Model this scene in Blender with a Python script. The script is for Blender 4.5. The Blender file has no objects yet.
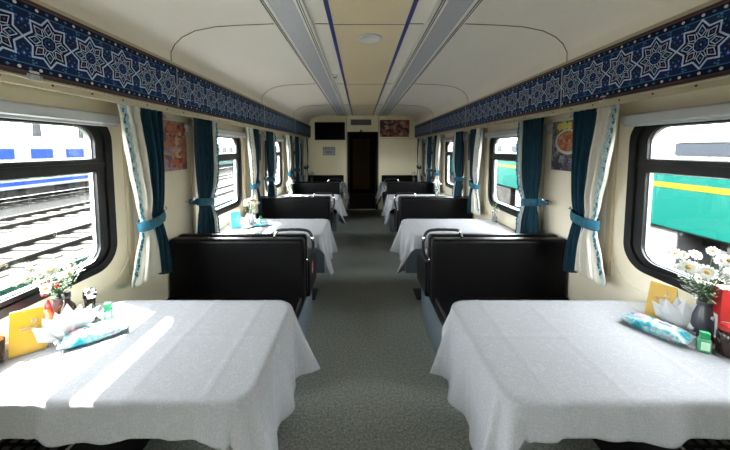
import bpy, math, random
from mathutils import Vector, Matrix, noise
PI = math.pi
sc = bpy.context.scene
col = sc.collection
rnd = random.Random(7)
CX = 0.06            # centre line of the carriage
P = 1.9              # length of one bay
WALL = 1.52          # half width of the saloon
YB, YE = -2.6, 7.7   # rear and front end walls

# ------------------------------------------------------------------ materials
def nmat(name, color=(.8, .8, .8), rough=.5, metal=0., spec=.5, emis=None, es=0.):
    m = bpy.data.materials.new(name); m.use_nodes = True
    b = m.node_tree.nodes['Principled BSDF']
    b.inputs['Base Color'].default_value = (*color, 1)
    b.inputs['Roughness'].default_value = rough
    b.inputs['Metallic'].default_value = metal
    b.inputs['Specular IOR Level'].default_value = spec
    if emis:
        b.inputs['Emission Color'].default_value = (*emis, 1)
        b.inputs['Emission Strength'].default_value = es
    return m
def N(m, t, **kw):
    n = m.node_tree.nodes.new(t)
    for k, v in kw.items():
        if k.startswith('i_'): n.inputs[k[2:].replace('_', ' ')].default_value = v
        else: setattr(n, k, v)
    return n
def L(m, a, b): m.node_tree.links.new(a, b)
def coords(m, scale=(1, 1, 1)):
    tc = N(m, 'ShaderNodeTexCoord'); mp = N(m, 'ShaderNodeMapping')
    mp.inputs['Scale'].default_value = scale
    L(m, tc.outputs['Object'], mp.inputs['Vector']); return mp.outputs['Vector']
def ramp(m, fac, stops):
    r = N(m, 'ShaderNodeValToRGB')
    while len(r.color_ramp.elements) < len(stops): r.color_ramp.elements.new(.5)
    for e, (p, c) in zip(r.color_ramp.elements, stops):
        e.position = p; e.color = (*c, 1)
    L(m, fac, r.inputs['Fac']); return r.outputs['Color']
def noisy(name, stops, scale=20, rough=.6, detail=4, bump=0., bdist=.002, stretch=(1, 1, 1), metal=0., spec=.5):
    m = nmat(name, rough=rough, metal=metal, spec=spec); b = m.node_tree.nodes['Principled BSDF']
    n = N(m, 'ShaderNodeTexNoise'); n.inputs['Scale'].default_value = scale; n.inputs['Detail'].default_value = detail
    L(m, coords(m, stretch), n.inputs['Vector'])
    L(m, ramp(m, n.outputs['Fac'], stops), b.inputs['Base Color'])
    if bump:
        bp = N(m, 'ShaderNodeBump'); bp.inputs['Strength'].default_value = bump; bp.inputs['Distance'].default_value = bdist
        L(m, n.outputs['Fac'], bp.inputs['Height']); L(m, bp.outputs['Normal'], b.inputs['Normal'])
    return m

M = {}
M['wall'] = noisy('cream_wall_paint', [(.3, (.77, .70, .54)), (.7, (.83, .76, .61))], 3, .38, bump=.05)
M['endwall'] = noisy('yellow_cream_laminate', [(.3, (.88, .80, .55)), (.7, (.93, .87, .65))], 2.2, .3)
M['ceiling'] = noisy('ivory_ceiling_paint', [(.25, (.86, .79, .70)), (.75, (.92, .86, .77))], 1.6, .42, stretch=(1, .3, 1))
M['ceilmid'] = noisy('beige_ceiling_panel', [(.25, (.80, .64, .41)), (.75, (.88, .73, .50))], 1.8, .35, stretch=(1, .4, 1))
M['seam'] = nmat('brown_joint', (.13, .085, .05), .6)
M['bluestripe'] = nmat('cobalt_blue_strip', (.012, .02, .22), .3)
M['beige'] = nmat('beige_moulding', (.50, .43, .31), .4)
M['brown'] = nmat('dark_brown_edge', (.035, .018, .012), .35)
M['alu'] = nmat('satin_aluminium', (.62, .62, .62), .32, .85)
M['whitepaint'] = nmat('white_enamel', (.86, .85, .82), .35)
M['cassette'] = nmat('pale_grey_aluminium', (.52, .54, .56), .4, .2)
M['diffuser'] = noisy('grey_light_diffuser', [(.3, (.40, .40, .44)), (.7, (.48, .48, .52))], 60, .35)
M['black'] = nmat('black_rubber', (.006, .006, .007), .32)
M['blackpaint'] = nmat('gloss_black_frame', (.007, .007, .008), .38, spec=.3)
M['chrome'] = nmat('chrome', (.75, .75, .75), .12, 1.)
M['leather'] = noisy('black_leatherette', [(.3, (.0025, .0025, .003)), (.7, (.0045, .004, .0045))], 90, .40, bump=.15, bdist=.001, spec=.12)
M['plinth'] = nmat('blue_grey_laminate', (.085, .11, .13), .4)
M['laminate'] = nmat('grey_table_laminate', (.24, .24, .24), .35)
M['screen'] = nmat('screen_glass', (.001, .001, .001), .5, spec=.05)
M['doorwood'] = nmat('dark_brown_door', (.26, .19, .09), .6, spec=.2)
M['doordark'] = nmat('dark_brown_casing', (.016, .012, .008), .6, spec=.2)
M['yellowcard'] = nmat('yellow_card', (0.493, 0.29, 0.0116), .45)
M['cyancard'] = nmat('turquoise_card', (0.029, 0.2784, 0.3596), .45)
M['cardwhite'] = nmat('white_card', (0.493, 0.4814, 0.464), .5)
M['napkin'] = nmat('white_paper_napkin', (0.4872, 0.4988, 0.5104), .8)
M['sauce'] = nmat('dark_sauce', (.025, .012, .010), .15)
M['red'] = nmat('red_plastic', (0.319, 0.0116, 0.0116), .35)
M['orange'] = nmat('orange_plastic', (0.493, 0.0696, 0.0174), .4)
M['green'] = nmat('green_cap', (0.0116, 0.2436, 0.0812), .35)
M['greengel'] = nmat('green_gel', (0.058, 0.29, 0.1566), .15)
M['vase'] = nmat('charcoal_ceramic', (.035, .038, .05), .3)
M['petal'] = nmat('white_petal', (0.4988, 0.4988, 0.464), .6)
M['peach'] = nmat('peach_petal', (0.493, 0.3828, 0.2784), .6)
M['disc'] = nmat('yellow_flower_disc', (0.319, 0.1856, 0.0116), .8)
M['stem'] = nmat('green_stem', (0.024, 0.064, 0.012), .6)
M['leaf'] = nmat('leaf_green', (0.02, 0.056, 0.014), .6)
M['plate'] = nmat('white_porcelain', (.80, .80, .80), .2)

def floor_mat():
    m = nmat('speckled_grey_vinyl', rough=.42); b = m.node_tree.nodes['Principled BSDF']
    v = coords(m)
    n = N(m, 'ShaderNodeTexNoise'); n.inputs['Scale'].default_value = 260; n.inputs['Detail'].default_value = 2
    n2 = N(m, 'ShaderNodeTexNoise'); n2.inputs['Scale'].default_value = 75; n2.inputs['Detail'].default_value = 3
    L(m, v, n.inputs['Vector']); L(m, v, n2.inputs['Vector'])
    a = N(m, 'ShaderNodeMath', operation='ADD'); L(m, n.outputs['Fac'], a.inputs[0]); L(m, n2.outputs['Fac'], a.inputs[1])
    h = N(m, 'ShaderNodeMath', operation='MULTIPLY'); h.inputs[1].default_value = .5; L(m, a.outputs[0], h.inputs[0])
    L(m, ramp(m, h.outputs[0], [(.40, (.10, .110, .100)), (.5, (.175, .190, .174)), (.60, (.29, .305, .28))]), b.inputs['Base Color'])
    return m
M['floor'] = floor_mat()

def cloth_mat():
    m = nmat('white_damask_cloth', rough=.7, spec=.08); b = m.node_tree.nodes['Principled BSDF']
    v = coords(m, (1, 1, 1))
    w = N(m, 'ShaderNodeTexNoise'); w.inputs['Scale'].default_value = 14; L(m, v, w.inputs['Vector'])
    mx = N(m, 'ShaderNodeMixRGB'); mx.inputs['Fac'].default_value = .06
    L(m, v, mx.inputs['Color1']); L(m, w.outputs['Color'], mx.inputs['Color2'])
    vo = N(m, 'ShaderNodeTexVoronoi', feature='DISTANCE_TO_EDGE'); vo.inputs['Scale'].default_value = 78; vo.inputs['Randomness'].default_value = .35
    L(m, mx.outputs['Color'], vo.inputs['Vector'])
    vv = N(m, 'ShaderNodeTexVoronoi'); vv.inputs['Scale'].default_value = 105; vv.inputs['Randomness'].default_value = .7
    L(m, mx.outputs['Color'], vv.inputs['Vector'])
    ad = N(m, 'ShaderNodeMath', operation='MULTIPLY'); L(m, vo.outputs['Distance'], ad.inputs[0]); L(m, vv.outputs['Distance'], ad.inputs[1])
    L(m, ramp(m, ad.outputs[0], [(.004, (.285, .288, .305)), (.05, (.245, .250, .268))]), b.inputs['Base Color'])
    L(m, ramp(m, ad.outputs[0], [(.004, (.45, .45, .45)), (.05, (.62, .62, .62))]), b.inputs['Roughness'])
    bp = N(m, 'ShaderNodeBump'); bp.inputs['Strength'].default_value = .12; bp.inputs['Distance'].default_value = .0015
    L(m, ad.outputs[0], bp.inputs['Height']); L(m, bp.outputs['Normal'], b.inputs['Normal'])
    return m
M['cloth'] = cloth_mat()

def fabric(name, c1, c2, scale, trans=0., rough=.8, sheen=0.):
    m = noisy(name, [(.3, c1), (.7, c2)], scale, rough, stretch=(1, 1, .25), bump=.2, bdist=.001, spec=.2)
    b = m.node_tree.nodes['Principled BSDF']
    b.inputs['Sheen Weight'].default_value = sheen
    if trans:
        t = N(m, 'ShaderNodeBsdfTranslucent'); t.inputs['Color'].default_value = (*c2, 1)
        x = N(m, 'ShaderNodeMixShader'); x.inputs['Fac'].default_value = trans
        o = m.node_tree.nodes['Material Output']
        L(m, b.outputs[0], x.inputs[1]); L(m, t.outputs[0], x.inputs[2]); L(m, x.outputs[0], o.inputs['Surface'])
    return m
M['teal'] = fabric('teal_velvet', (0.00204, 0.02176, 0.03944), (0.00408, 0.03944, 0.0646), 60, 0, .75, .08)
M['tealband'] = fabric('blue_tieback_velvet', (0.00864, 0.0684, 0.1116), (0.018, 0.108, 0.1656), 50, 0, .7, .1)
M['cream'] = fabric('ivory_curtain_cloth', (.66, .63, .56), (.76, .73, .66), 70, .22)
M['lace'] = fabric('pale_teal_braid', (.22, .36, .40), (.55, .66, .68), 130)
M['pom'] = nmat('teal_tassel', (.02, .15, .22), .7)

def glass_mat():
    m = bpy.data.materials.new('window_glass'); m.use_nodes = True
    nt = m.node_tree; nt.nodes.clear()
    o = nt.nodes.new('ShaderNodeOutputMaterial'); t = nt.nodes.new('ShaderNodeBsdfTransparent')
    g = nt.nodes.new('ShaderNodeBsdfGlossy'); g.inputs['Roughness'].default_value = .02
    x = nt.nodes.new('ShaderNodeMixShader'); x.inputs['Fac'].default_value = .05
    t.inputs['Color'].default_value = (.95, .98, .98, 1)
    nt.links.new(t.outputs[0], x.inputs[1]); nt.links.new(g.outputs[0], x.inputs[2]); nt.links.new(x.outputs[0], o.inputs['Surface'])
    return m
M['glass'] = glass_mat()
def clear_mat(name, c):
    m = nmat(name, c, .04); m.node_tree.nodes['Principled BSDF'].inputs['Transmission Weight'].default_value = .9; return m
M['clear'] = clear_mat('clear_glass', (.9, .95, .93))

def gravel_mat():
    m = nmat('grey_ballast', rough=.9, spec=.1); b = m.node_tree.nodes['Principled BSDF']
    v = coords(m)
    vo = N(m, 'ShaderNodeTexVoronoi'); vo.inputs['Scale'].default_value = 9; L(m, v, vo.inputs['Vector'])
    n = N(m, 'ShaderNodeTexNoise'); n.inputs['Scale'].default_value = .5; n.inputs['Detail'].default_value = 6; L(m, v, n.inputs['Vector'])
    mx = N(m, 'ShaderNodeMixRGB', blend_type='MULTIPLY'); mx.inputs['Fac'].default_value = .8
    L(m, ramp(m, n.outputs['Fac'], [(.35, (.0055, .0053, .0049)), (.6, (.0140, .0134, .0124))]), mx.inputs['Color1'])
    L(m, ramp(m, vo.outputs['Color'], [(.15, (.25, .25, .25)), (.8, (1.2, 1.2, 1.2))]), mx.inputs['Color2'])
    L(m, mx.outputs['Color'], b.inputs['Base Color'])
    return m
M['gravel'] = gravel_mat()
M['concrete'] = nmat('pale_concrete_sleeper', (0.03353, 0.03224, 0.02966), .8, spec=.06)
M['path'] = noisy('pale_ash_path', [(.3, (0.02063, 0.01999, 0.0187)), (.7, (0.02837, 0.02773, 0.02579))], 3, .9, spec=.06)
M['rail'] = nmat('rusty_rail_steel', (0.004368, 0.003276, 0.002766), .5, .3, spec=.06)
M['railtop'] = nmat('polished_rail_head', (0.02837, 0.02708, 0.02579), .3, .6, spec=.06)
M['coachteal'] = nmat('teal_coach_paint', (0.0006448, 0.01741, 0.01483), .35, spec=.06)
M['coachyellow'] = nmat('yellow_coach_stripe', (0.03095, 0.02579, 0.001934), .4, spec=.06)
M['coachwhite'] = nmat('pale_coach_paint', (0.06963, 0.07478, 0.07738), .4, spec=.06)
M['coachcream'] = nmat('bounce_white_coach_side', (0.288, 0.288, 0.276), .5, spec=.06)  # near coach's upper side, whitened to bounce more light into the saloon
M['coachroof'] = nmat('grey_coach_roof', (0.0416, 0.04472, 0.04784), .5, spec=.06)
M['coachblue'] = nmat('blue_coach_window_band', (.004, .014, .075), .4, spec=.04)
M['coachwin'] = nmat('bluish_coach_window', (.0075, .0090, .0120), .4, spec=.04)
M['coachblind'] = nmat('pale_coach_blind', (.030, .030, .029), .5, spec=.04)
M['under'] = noisy('grimy_underframe', [(.3, (0.003744, 0.003744, 0.00416)), (.7, (0.01144, 0.01082, 0.0104))], 4, .8, spec=.06)
M['undergrey'] = noisy('grey_equipment_box', [(.3, (0.02704, 0.02704, 0.02974)), (.7, (0.04867, 0.04867, 0.05138))], 4, .7, spec=.06)
M['fence'] = nmat('sea_green_board_paint', (0.001008, 0.00966, 0.00714), .5, spec=.06)
M['mast'] = nmat('grey_mast_steel', (0.01456, 0.01529, 0.01602), .6, spec=.06)

# ------------------------------------------------------------------ mesh builder
class MB:
    def __init__(s): s.v = []; s.f = []; s.m = []
    def add(s, vs, fs, mi=0, T=None):
        o = len(s.v)
        s.v += [tuple(T @ Vector(v)) if T is not None else tuple(v) for v in vs]
        s.f += [tuple(o + i for i in f) for f in fs]; s.m += [mi] * len(fs); return s
    def box(s, a, b, mi=0, T=None):
        (x0, y0, z0), (x1, y1, z1) = a, b
        x0, x1 = min(x0, x1), max(x0, x1); y0, y1 = min(y0, y1), max(y0, y1); z0, z1 = min(z0, z1), max(z0, z1)
        vs = [(x0,y0,z0),(x1,y0,z0),(x1,y1,z0),(x0,y1,z0),(x0,y0,z1),(x1,y0,z1),(x1,y1,z1),(x0,y1,z1)]
        return s.add(vs, [(0,3,2,1),(4,5,6,7),(0,1,5,4),(1,2,6,5),(2,3,7,6),(3,0,4,7)], mi, T)
    def lathe(s, pr, n=20, c=(0,0,0), mi=0, T=None):
        vs = []; fs = []
        for r, z in pr:
            for i in range(n):
                a = 2*PI*i/n; vs.append((c[0]+r*math.cos(a), c[1]+r*math.sin(a), c[2]+z))
        for j in range(len(pr)-1):
            for i in range(n):
                k = (i+1) % n; fs.append((j*n+i, j*n+k, (j+1)*n+k, (j+1)*n+i))
        if pr[0][0] > 1e-5: fs.append(tuple(reversed(range(n))))
        if pr[-1][0] > 1e-5: fs.append(tuple((len(pr)-1)*n+i for i in range(n)))
        return s.add(vs, fs, mi, T)
    def tube(s, pts, r, n=8, mi=0, T=None, cap=True):
        pts = [Vector(p) for p in pts]; vs = []; fs = []
        rr = r if isinstance(r, (list, tuple)) else [r]*len(pts)
        up = None
        for i, p in enumerate(pts):
            t = (pts[min(i+1, len(pts)-1)] - pts[max(i-1, 0)]).normalized()
            if up is None:
                up = Vector((0,0,1)) if abs(t.z) < .9 else Vector((1,0,0))
            a = t.cross(up)
            if a.length < 1e-4: a = t.cross(Vector((0,1,0)))
            a.normalize(); b = t.cross(a).normalized(); up = -b if False else up
            for k in range(n):
                q = 2*PI*k/n; vs.append(p + a*rr[i]*math.cos(q) + b*rr[i]*math.sin(q))
        for i in range(len(pts)-1):
            for k in range(n):
                l = (k+1) % n; fs.append((i*n+k, i*n+l, (i+1)*n+l, (i+1)*n+k))
        if cap: fs += [tuple(reversed(range(n))), tuple((len(pts)-1)*n+k for k in range(n))]
        return s.add(vs, fs, mi, T)
    def grid(s, fn, nu, nv, mi=0, T=None):
        vs = [fn(i/nu, j/nv) for j in range(nv+1) for i in range(nu+1)]
        fs = [(j*(nu+1)+i, j*(nu+1)+i+1, (j+1)*(nu+1)+i+1, (j+1)*(nu+1)+i) for j in range(nv) for i in range(nu)]
        return s.add(vs, fs, mi, T)
    def prism(s, poly, f0, f1, mi=0, T=None):   # poly: list of 2d; f0/f1 map (a,b)->3d for the two caps
        n = len(poly); vs = [f0(*p) for p in poly] + [f1(*p) for p in poly]
        fs = [tuple(reversed(range(n))), tuple(range(n, 2*n))] + [(i, (i+1) % n, n+(i+1) % n, n+i) for i in range(n)]
        return s.add(vs, fs, mi, T)
    def blob(s, c, r, mi=0, n=8, T=None):
        rx, ry, rz = r if isinstance(r, tuple) else (r, r, r); pr = n//2+1; vs = []; fs = []
        for j in range(pr+1):
            th = PI*j/pr
            for i in range(n):
                a = 2*PI*i/n; vs.append((c[0]+rx*math.sin(th)*math.cos(a), c[1]+ry*math.sin(th)*math.sin(a), c[2]-rz*math.cos(th)))
        for j in range(pr):
            for i in range(n):
                k = (i+1) % n; fs.append((j*n+i, j*n+k, (j+1)*n+k, (j+1)*n+i))
        return s.add(vs, fs, mi, T)
    def build(s, name, mats, parent=None, smooth=False, bevel=0, loc=None, thick=0, subsurf=0, seg=2):
        me = bpy.data.meshes.new(name); me.from_pydata(s.v, [], s.f); me.validate(); me.update()
        for m in (mats if isinstance(mats, (list, tuple)) else [mats]): me.materials.append(M[m] if isinstance(m, str) else m)
        if len(me.polygons) == len(s.m): me.polygons.foreach_set('material_index', s.m)
        import bmesh
        bm = bmesh.new(); bm.from_mesh(me); bmesh.ops.recalc_face_normals(bm, faces=bm.faces); bm.to_mesh(me); bm.free()
        if smooth: me.polygons.foreach_set('use_smooth', [True]*len(me.polygons))
        o = bpy.data.objects.new(name, me); col.objects.link(o)
        if parent: o.parent = parent
        if loc: o.location = loc
        if thick: q = o.modifiers.new('thickness', 'SOLIDIFY'); q.thickness = thick; q.offset = 0
        if bevel:
            q = o.modifiers.new('bevel', 'BEVEL'); q.width = bevel; q.segments = seg; q.limit_method = 'ANGLE'; q.angle_limit = .7
            if not smooth:
                me.polygons.foreach_set('use_smooth', [True]*len(me.polygons)); w = o.modifiers.new('wn', 'WEIGHTED_NORMAL'); w.keep_sharp = True
        if subsurf: q = o.modifiers.new('sub', 'SUBSURF'); q.levels = q.render_levels = subsurf
        return o

def tag(o, label=None, cat=None, group=None, kind=None):
    if label: o['label'] = label
    if cat: o['category'] = cat
    if group: o['group'] = group
    if kind: o['kind'] = kind
    return o
def struct(o, label=None): o['kind'] = 'structure'; 
def empty(name, loc=(0,0,0), rz=0, label=None, cat=None, group=None):
    o = bpy.data.objects.new(name, None); col.objects.link(o); o.location = loc; o.rotation_euler.z = rz
    o.empty_display_size = .1
    return tag(o, label, cat, group)
def copy_tree(o, parent=None, loc=None, rz=None, label=None, group=None):
    c = o.copy(); col.objects.link(c)
    if parent: c.parent = parent
    for ch in o.children: copy_tree(ch, c)
    if loc is not None: c.location = loc
    if rz is not None: c.rotation_euler.z = rz
    if label: c['label'] = label
    if group: c['group'] = group
    return c
ORD = ['nearest the camera', 'second from the camera', 'third from the camera', 'fourth from the camera']
SIDE = {-1: 'left', 1: 'right'}

# ------------------------------------------------------------------ room shell
o = MB().box((CX-1.62, YB, -.06), (CX+1.62, YE+3.3, 0)).build('floor', 'floor'); struct(o)
prof = [(-1.56,2.12),(-1.362,2.12),(-1.36,2.24),(-1.33,2.295),(-1.28,2.34),(-1.19,2.383),(-1.05,2.41),(-.9,2.42),(-.65,2.43)]
full = prof + [(-a, b) for a, b in reversed(prof)]
mb = MB(); vs = []
for y in (YB, YE):
    for a, b in full: vs.append((CX+a, y, b))
n = len(full)
mb.add(vs, [(i, i+1, n+i+1, n+i) for i in range(n-1)])
# outer skin of the roof
mb.box((CX-1.56, YB, 2.50), (CX+1.56, YE, 2.53))
mb.add([(CX+s*1.56, y, z) for s in (-1, 1) for y in (YB, YE) for z in (2.12, 2.52)], [(0,1,3,2),(4,5,7,6)])
o = mb.build('ceiling', 'ceiling', smooth=False)
for p in o.data.polygons: p.use_smooth = abs(p.normal.y) < .5 and abs(p.center.x-CX) < 1.4 and p.center.z > 2.2 and p.center.z < 2.45
struct(o)
# beige middle panel + blue strips
k = 1
def trim(mb, mat, **kw):
    global k
    o = mb.build('trim_%d' % k, mat, **kw); k += 1; struct(o); return o
trim(MB().box((CX-.245, YB, 2.424), (CX+.245, YE, 2.4285)), 'ceilmid')
for s in (-1, 1):
    trim(MB().box((CX+s*.245, YB, 2.418), (CX+s*.272, YE, 2.4285)), 'bluestripe', bevel=.002)
# ceiling joints, following the cove
for j in range(-2, 4):
    y = 2.11 + P*j
    if y < YB: continue
    mb = MB()
    for s in (-1, 1):
        pts = [(CX+s*abs(a), y, b-.001) for a, b in prof[1:]]
        mb.tube(pts, .0032, 6)
        mb.tube([(CX+s*.37, y, 2.4285), (CX+s*.275, y, 2.4285)], .0025, 6)
    mb.tube([(CX-.243, y, 2.4235), (CX+.243, y, 2.4235)], .0022, 6)
    trim(mb, 'seam')
# side walls with window openings
def rrect(hw, hh, r, n=8):
    pts = []
    for cx, cy, a0 in ((hw-r, hh-r, 0), (-hw+r, hh-r, 90), (-hw+r, -hh+r, 180), (hw-r, -hh+r, 270)):
        for i in range(n+1):
            a = math.radians(a0+90*i/n); pts.append((cx+r*math.cos(a), cy+r*math.sin(a)))
    return pts
WY, WZ, HW, HH = 1.27, 1.327, .475, .425      # window centre in bay 0, half sizes
bays = [-2, -1, 0, 1, 2, 3]
for s in (-1, 1):
    mb = MB(); X = CX+s*WALL
    def quad(y0, y1, z0, z1): mb.add([(X,y0,z0),(X,y1,z0),(X,y1,z1),(X,y0,z1)], [(0,1,2,3)])
    zt, z0 = 2.12, .86
    quad(YB, YE, 0, z0)
    edge = YB
    for j in bays:
        yc = WY+P*j
        a, b = yc-.95, yc+.95
        if a < YB or b > YE+.1:
            if b > YB and a < YB: quad(YB, b, z0, zt); edge = b
            continue
        b = min(b, YE)
        hole = rrect(HW, HH, .13)
        outer = []
        for (u, v) in hole:
            # project to the outer rectangle
            fu = (b-yc if u > 0 else yc-a)/max(abs(u), 1e-6); fv = ((zt-WZ) if v > 0 else (WZ-z0))/max(abs(v), 1e-6)
            t = min(fu, fv); outer.append((u*t, v*t))
        m_ = len(hole)
        # corner snapping: insert corners via fan triangles
        vs = [(X, yc+u, WZ+v) for u, v in outer]+[(X, yc+u, WZ+v) for u, v in hole]+[(X+s*.042, yc+u, WZ+v) for u, v in hole]
        fs = []
        for i in range(m_):
            q = (i+1) % m_; fs.append((i, q, m_+q, m_+i)); fs.append((m_+i, m_+q, 2*m_+q, 2*m_+i))
        mb.add(vs, fs)
        cor = [(b-yc, zt-WZ), (a-yc, zt-WZ), (a-yc, z0-WZ), (b-yc, z0-WZ)]
        for i in range(m_):
            q = (i+1) % m_; p0, p1 = outer[i], outer[q]
            if abs(p0[0]-p1[0]) > 1e-5 and abs(p0[1]-p1[1]) > 1e-5:
                c = min(cor, key=lambda c: (c[0]-p0[0])**2+(c[1]-p0[1])**2+(c[0]-p1[0])**2+(c[1]-p1[1])**2)
                mb.add([(X, yc+p[0], WZ+p[1]) for p in (p0, c, p1)], [(0, 1, 2)])
        edge = b
    if edge < YE: quad(edge, YE, z0, zt)
    # outer body shell below and above the windows
    XO = X+s*.052
    mb.box((XO-.01, YB, -.3), (XO+.01, YE, WZ-HH+.005)); mb.box((XO-.01, YB, WZ+HH-.005), (XO+.01, YE, 2.55))
    for j in bays+[4]:
        ya, yb = WY+P*(j-1)+HW-.005, WY+P*j-HW+.005
        ya, yb = max(ya, YB), min(yb, YE)
        if yb > ya: mb.box((XO-.01, ya, WZ-HH), (XO+.01, yb, WZ+HH))
    o = mb.build('wall_'+SIDE[s], 'wall'); struct(o)
    # raised window surround line and sill moulding
    o = MB().box((X, YB, .0), (X-s*.012, YE, .09)).build('baseboard_'+SIDE[s], 'brown'); struct(o)
for s in (-1, 1):
    o = MB().box((CX+s*WALL, YB, .09), (CX+s*(WALL-.008), YE, .40)).build('trim_lower_wall_dark_'+SIDE[s], nmat('dark_lower_wall', (.02, .021, .024), .5)); struct(o)  # dark strip added to darken the lower wall under the tables
# windows
wn = 1
def ring(mb, h0, h1, r0, r1, x0, x1, X, s, yc, mi=0):
    a = rrect(*h0, r0); b = rrect(*h1, r1); n_ = len(a)
    vs = [(X+s*x0, yc+u, WZ+v) for u, v in a]+[(X+s*x0, yc+u, WZ+v) for u, v in b]+[(X+s*x1, yc+u, WZ+v) for u, v in b]+[(X+s*x1, yc+u, WZ+v) for u, v in a]
    fs = []
    for i in range(n_):
        q = (i+1) % n_
        for l in range(4): fs.append((l*n_+i, l*n_+q, ((l+1) % 4)*n_+q, ((l+1) % 4)*n_+i))
    mb.add(vs, fs, mi)
for s in (-1, 1):
    X = CX+s*WALL
    for j in (-1, 0, 1, 2, 3):
        yc = WY+P*j
        w = bpy.data.objects.new('window_%d' % wn, None); col.objects.link(w); wn += 1; struct(w)
        mb = MB()
        ring(mb, (HW+.01, HH+.01), (HW-.035, HH-.028), .14, .11, -.012, .03, X, s, yc)
        ring(mb, (HW-.033, HH-.026), (HW-.045, HH-.034), .11, .10, .004, .03, X, s, yc)
        ring(mb, (HW-.043, HH-.034), (HW-.092, HH-.055), .11, .085, -.002, .036, X, s, yc)
        mb.box((X-s*.008, yc-HW+.05, 1.452), (X+s*.029, yc+HW-.05, 1.522))
        mb.box((X-s*.016, yc-HW+.05, 1.478), (X+s*.0, yc+HW-.05, 1.500))
        mb.build('window_frame', 'blackpaint', w)
        mb = MB()
        ring(mb, (HW-.091, HH-.054), (HW-.098, HH-.061), .085, .08, .016, .036, X, s, yc)
        mb.box((X+s*.014, yc-HW+.08, 1.445), (X+s*.029, yc+HW-.08, 1.453)); mb.box((X+s*.014, yc-HW+.08, 1.521), (X+s*.029, yc+HW-.08, 1.528))
        mb.build('glazing_bead', 'alu', w)
        MB().box((X+s*.030, yc-HW+.02, WZ-HH+.02), (X+s*.033, yc+HW-.02, WZ+HH-.02)).build('glass_pane', 'glass', w)
        mb = MB()
        prof_c = [(0,1.775),(.045,1.775),(.055,1.765),(.055,1.722),(.040,1.716),(.040,1.705),(0,1.705)]
        ya, yb = yc-.70, yc+.70
        if j in (0,): yb = yc+.50
        yb = min(yb, YE-.05)
        mb.prism(prof_c, lambda a, b: (X-s*a, ya, b), lambda a, b: (X-s*a, yb, b))
        mb.build('blind_cassette', 'cassette', w)
        # recessed panel lines round the window on the wall
        mb = MB()
        pts = [(X-s*.001, yc+u, WZ+v-.03) for u, v in rrect(.60, .52, .22, 8)]
        pts = [p for p in pts if p[2] < 1.70]
        i0 = max(range(len(pts)), key=lambda i: (Vector(pts[i])-Vector(pts[i-1])).length)
        pts = pts[i0:]+pts[:i0]
        mb.tube(pts, .006, 6)
        mb.build('surround_moulding', 'wall', w)
# vertical posts on the wall beside the windows
for s in (-1, 1):
    for j in (0, 1, 2, 3):
        for q in (2.22-.36, 2.22+.36):
            y = q+P*j
            if y > YE-.1: continue
            trim(MB().box((CX+s*WALL, y-.018, .78), (CX+s*(WALL-.022), y+.018, 1.83)), 'beige', bevel=.004)
# end wall with doorway
dx = .345; DZ = 1.955
mb = MB()
def endp(x0, x1, z0, z1, d=.05): mb.box((CX+x0, YE, z0), (CX+x1, YE+d, z1))
endp(-1.56, -dx-.03, 0, 2.5); endp(dx+.03, 1.56, 0, 2.5); endp(-dx-.03, dx+.03, DZ+.03, 2.5)
o = mb.build('wall_front', 'endwall'); struct(o)
mb = MB(); mb.box((CX-1.0, YE-.004, 1.83), (CX-dx-.08, YE, 1.838)); mb.box((CX+dx+.08, YE-.004, 1.83), (CX+1.32, YE, 1.838))
for x in (-dx-.07, dx+.06): mb.box((CX+x-.004, YE-.006, 0), (CX+x+.012, YE, 2.38))
trim(mb, 'beige')
mb = MB()
for x0, x1 in ((-dx-.05, -dx), (dx, dx+.05)): mb.box((CX+x0, YE-.015, 0), (CX+x1, YE+.07, DZ+.05))
mb.box((CX-dx, YE-.015, DZ), (CX+dx, YE+.07, DZ+.05))
trim(mb, 'doordark', bevel=.004)
# vestibule beyond
mb = MB()
yv = YE+3.2
mb.add([(CX-dx-.1, YE+.05, 0), (CX-dx-.1, yv, 0), (CX-dx-.1, yv, 2.2), (CX-dx-.1, YE+.05, 2.2)], [(0,1,2,3)])
mb.add([(CX+dx+.1, YE+.05, 0), (CX+dx+.1, yv, 0), (CX+dx+.1, yv, 2.2), (CX+dx+.1, YE+.05, 2.2)], [(0,1,2,3)])
mb.box((CX-dx-.1, YE+.05, 2.2), (CX+dx+.1, yv, 2.22)); mb.box((CX-dx-.15, yv, 0), (CX+dx+.15, yv+.04, 2.22))
mb.build('wall_vestibule', 'doordark')['kind'] = 'structure'
d = bpy.data.objects.new('door_1', None); col.objects.link(d); struct(d)
yd = YE+2.95
MB().box((CX-dx-.09, yd, 0.0), (CX+dx+.09, yd+.04, 2.19)).build('door_leaf', 'doordark', d, bevel=.004)
MB().box((CX-.33, yd-.012, .12), (CX+.27, yd, 1.93)).build('door_panel', 'doorwood', d, bevel=.006)
mb = MB(); mb.tube([(CX-.29, yd-.02, 1.02), (CX-.29, yd-.045, 1.02), (CX-.22, yd-.05, 1.02)], .008); mb.box((CX-.31, yd-.01, .95), (CX-.275, yd, 1.08)); mb.build('door_handle', 'black', d)
trim(MB().box((CX-dx, YE-.02, 0), (CX+dx, YE+.05, .012)), 'alu', bevel=.003)
# rear wall (behind the camera)
o = MB().box((CX-1.56, YB-.05, 0), (CX+1.56, YB, 2.5)).build('wall_back', 'endwall'); struct(o)
# cornice mouldings above the pattern band
for s in (-1, 1):
    pr = [(1.36, 2.175), (1.352, 2.175), (1.348, 2.165), (1.340, 2.162), (1.336, 2.150), (1.330, 2.146), (1.330, 2.140), (1.36, 2.140)]
    trim(MB().prism(pr, lambda a, b: (CX+s*a, YB, b), lambda a, b: (CX+s*a, YE, b)), 'beige')

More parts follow.
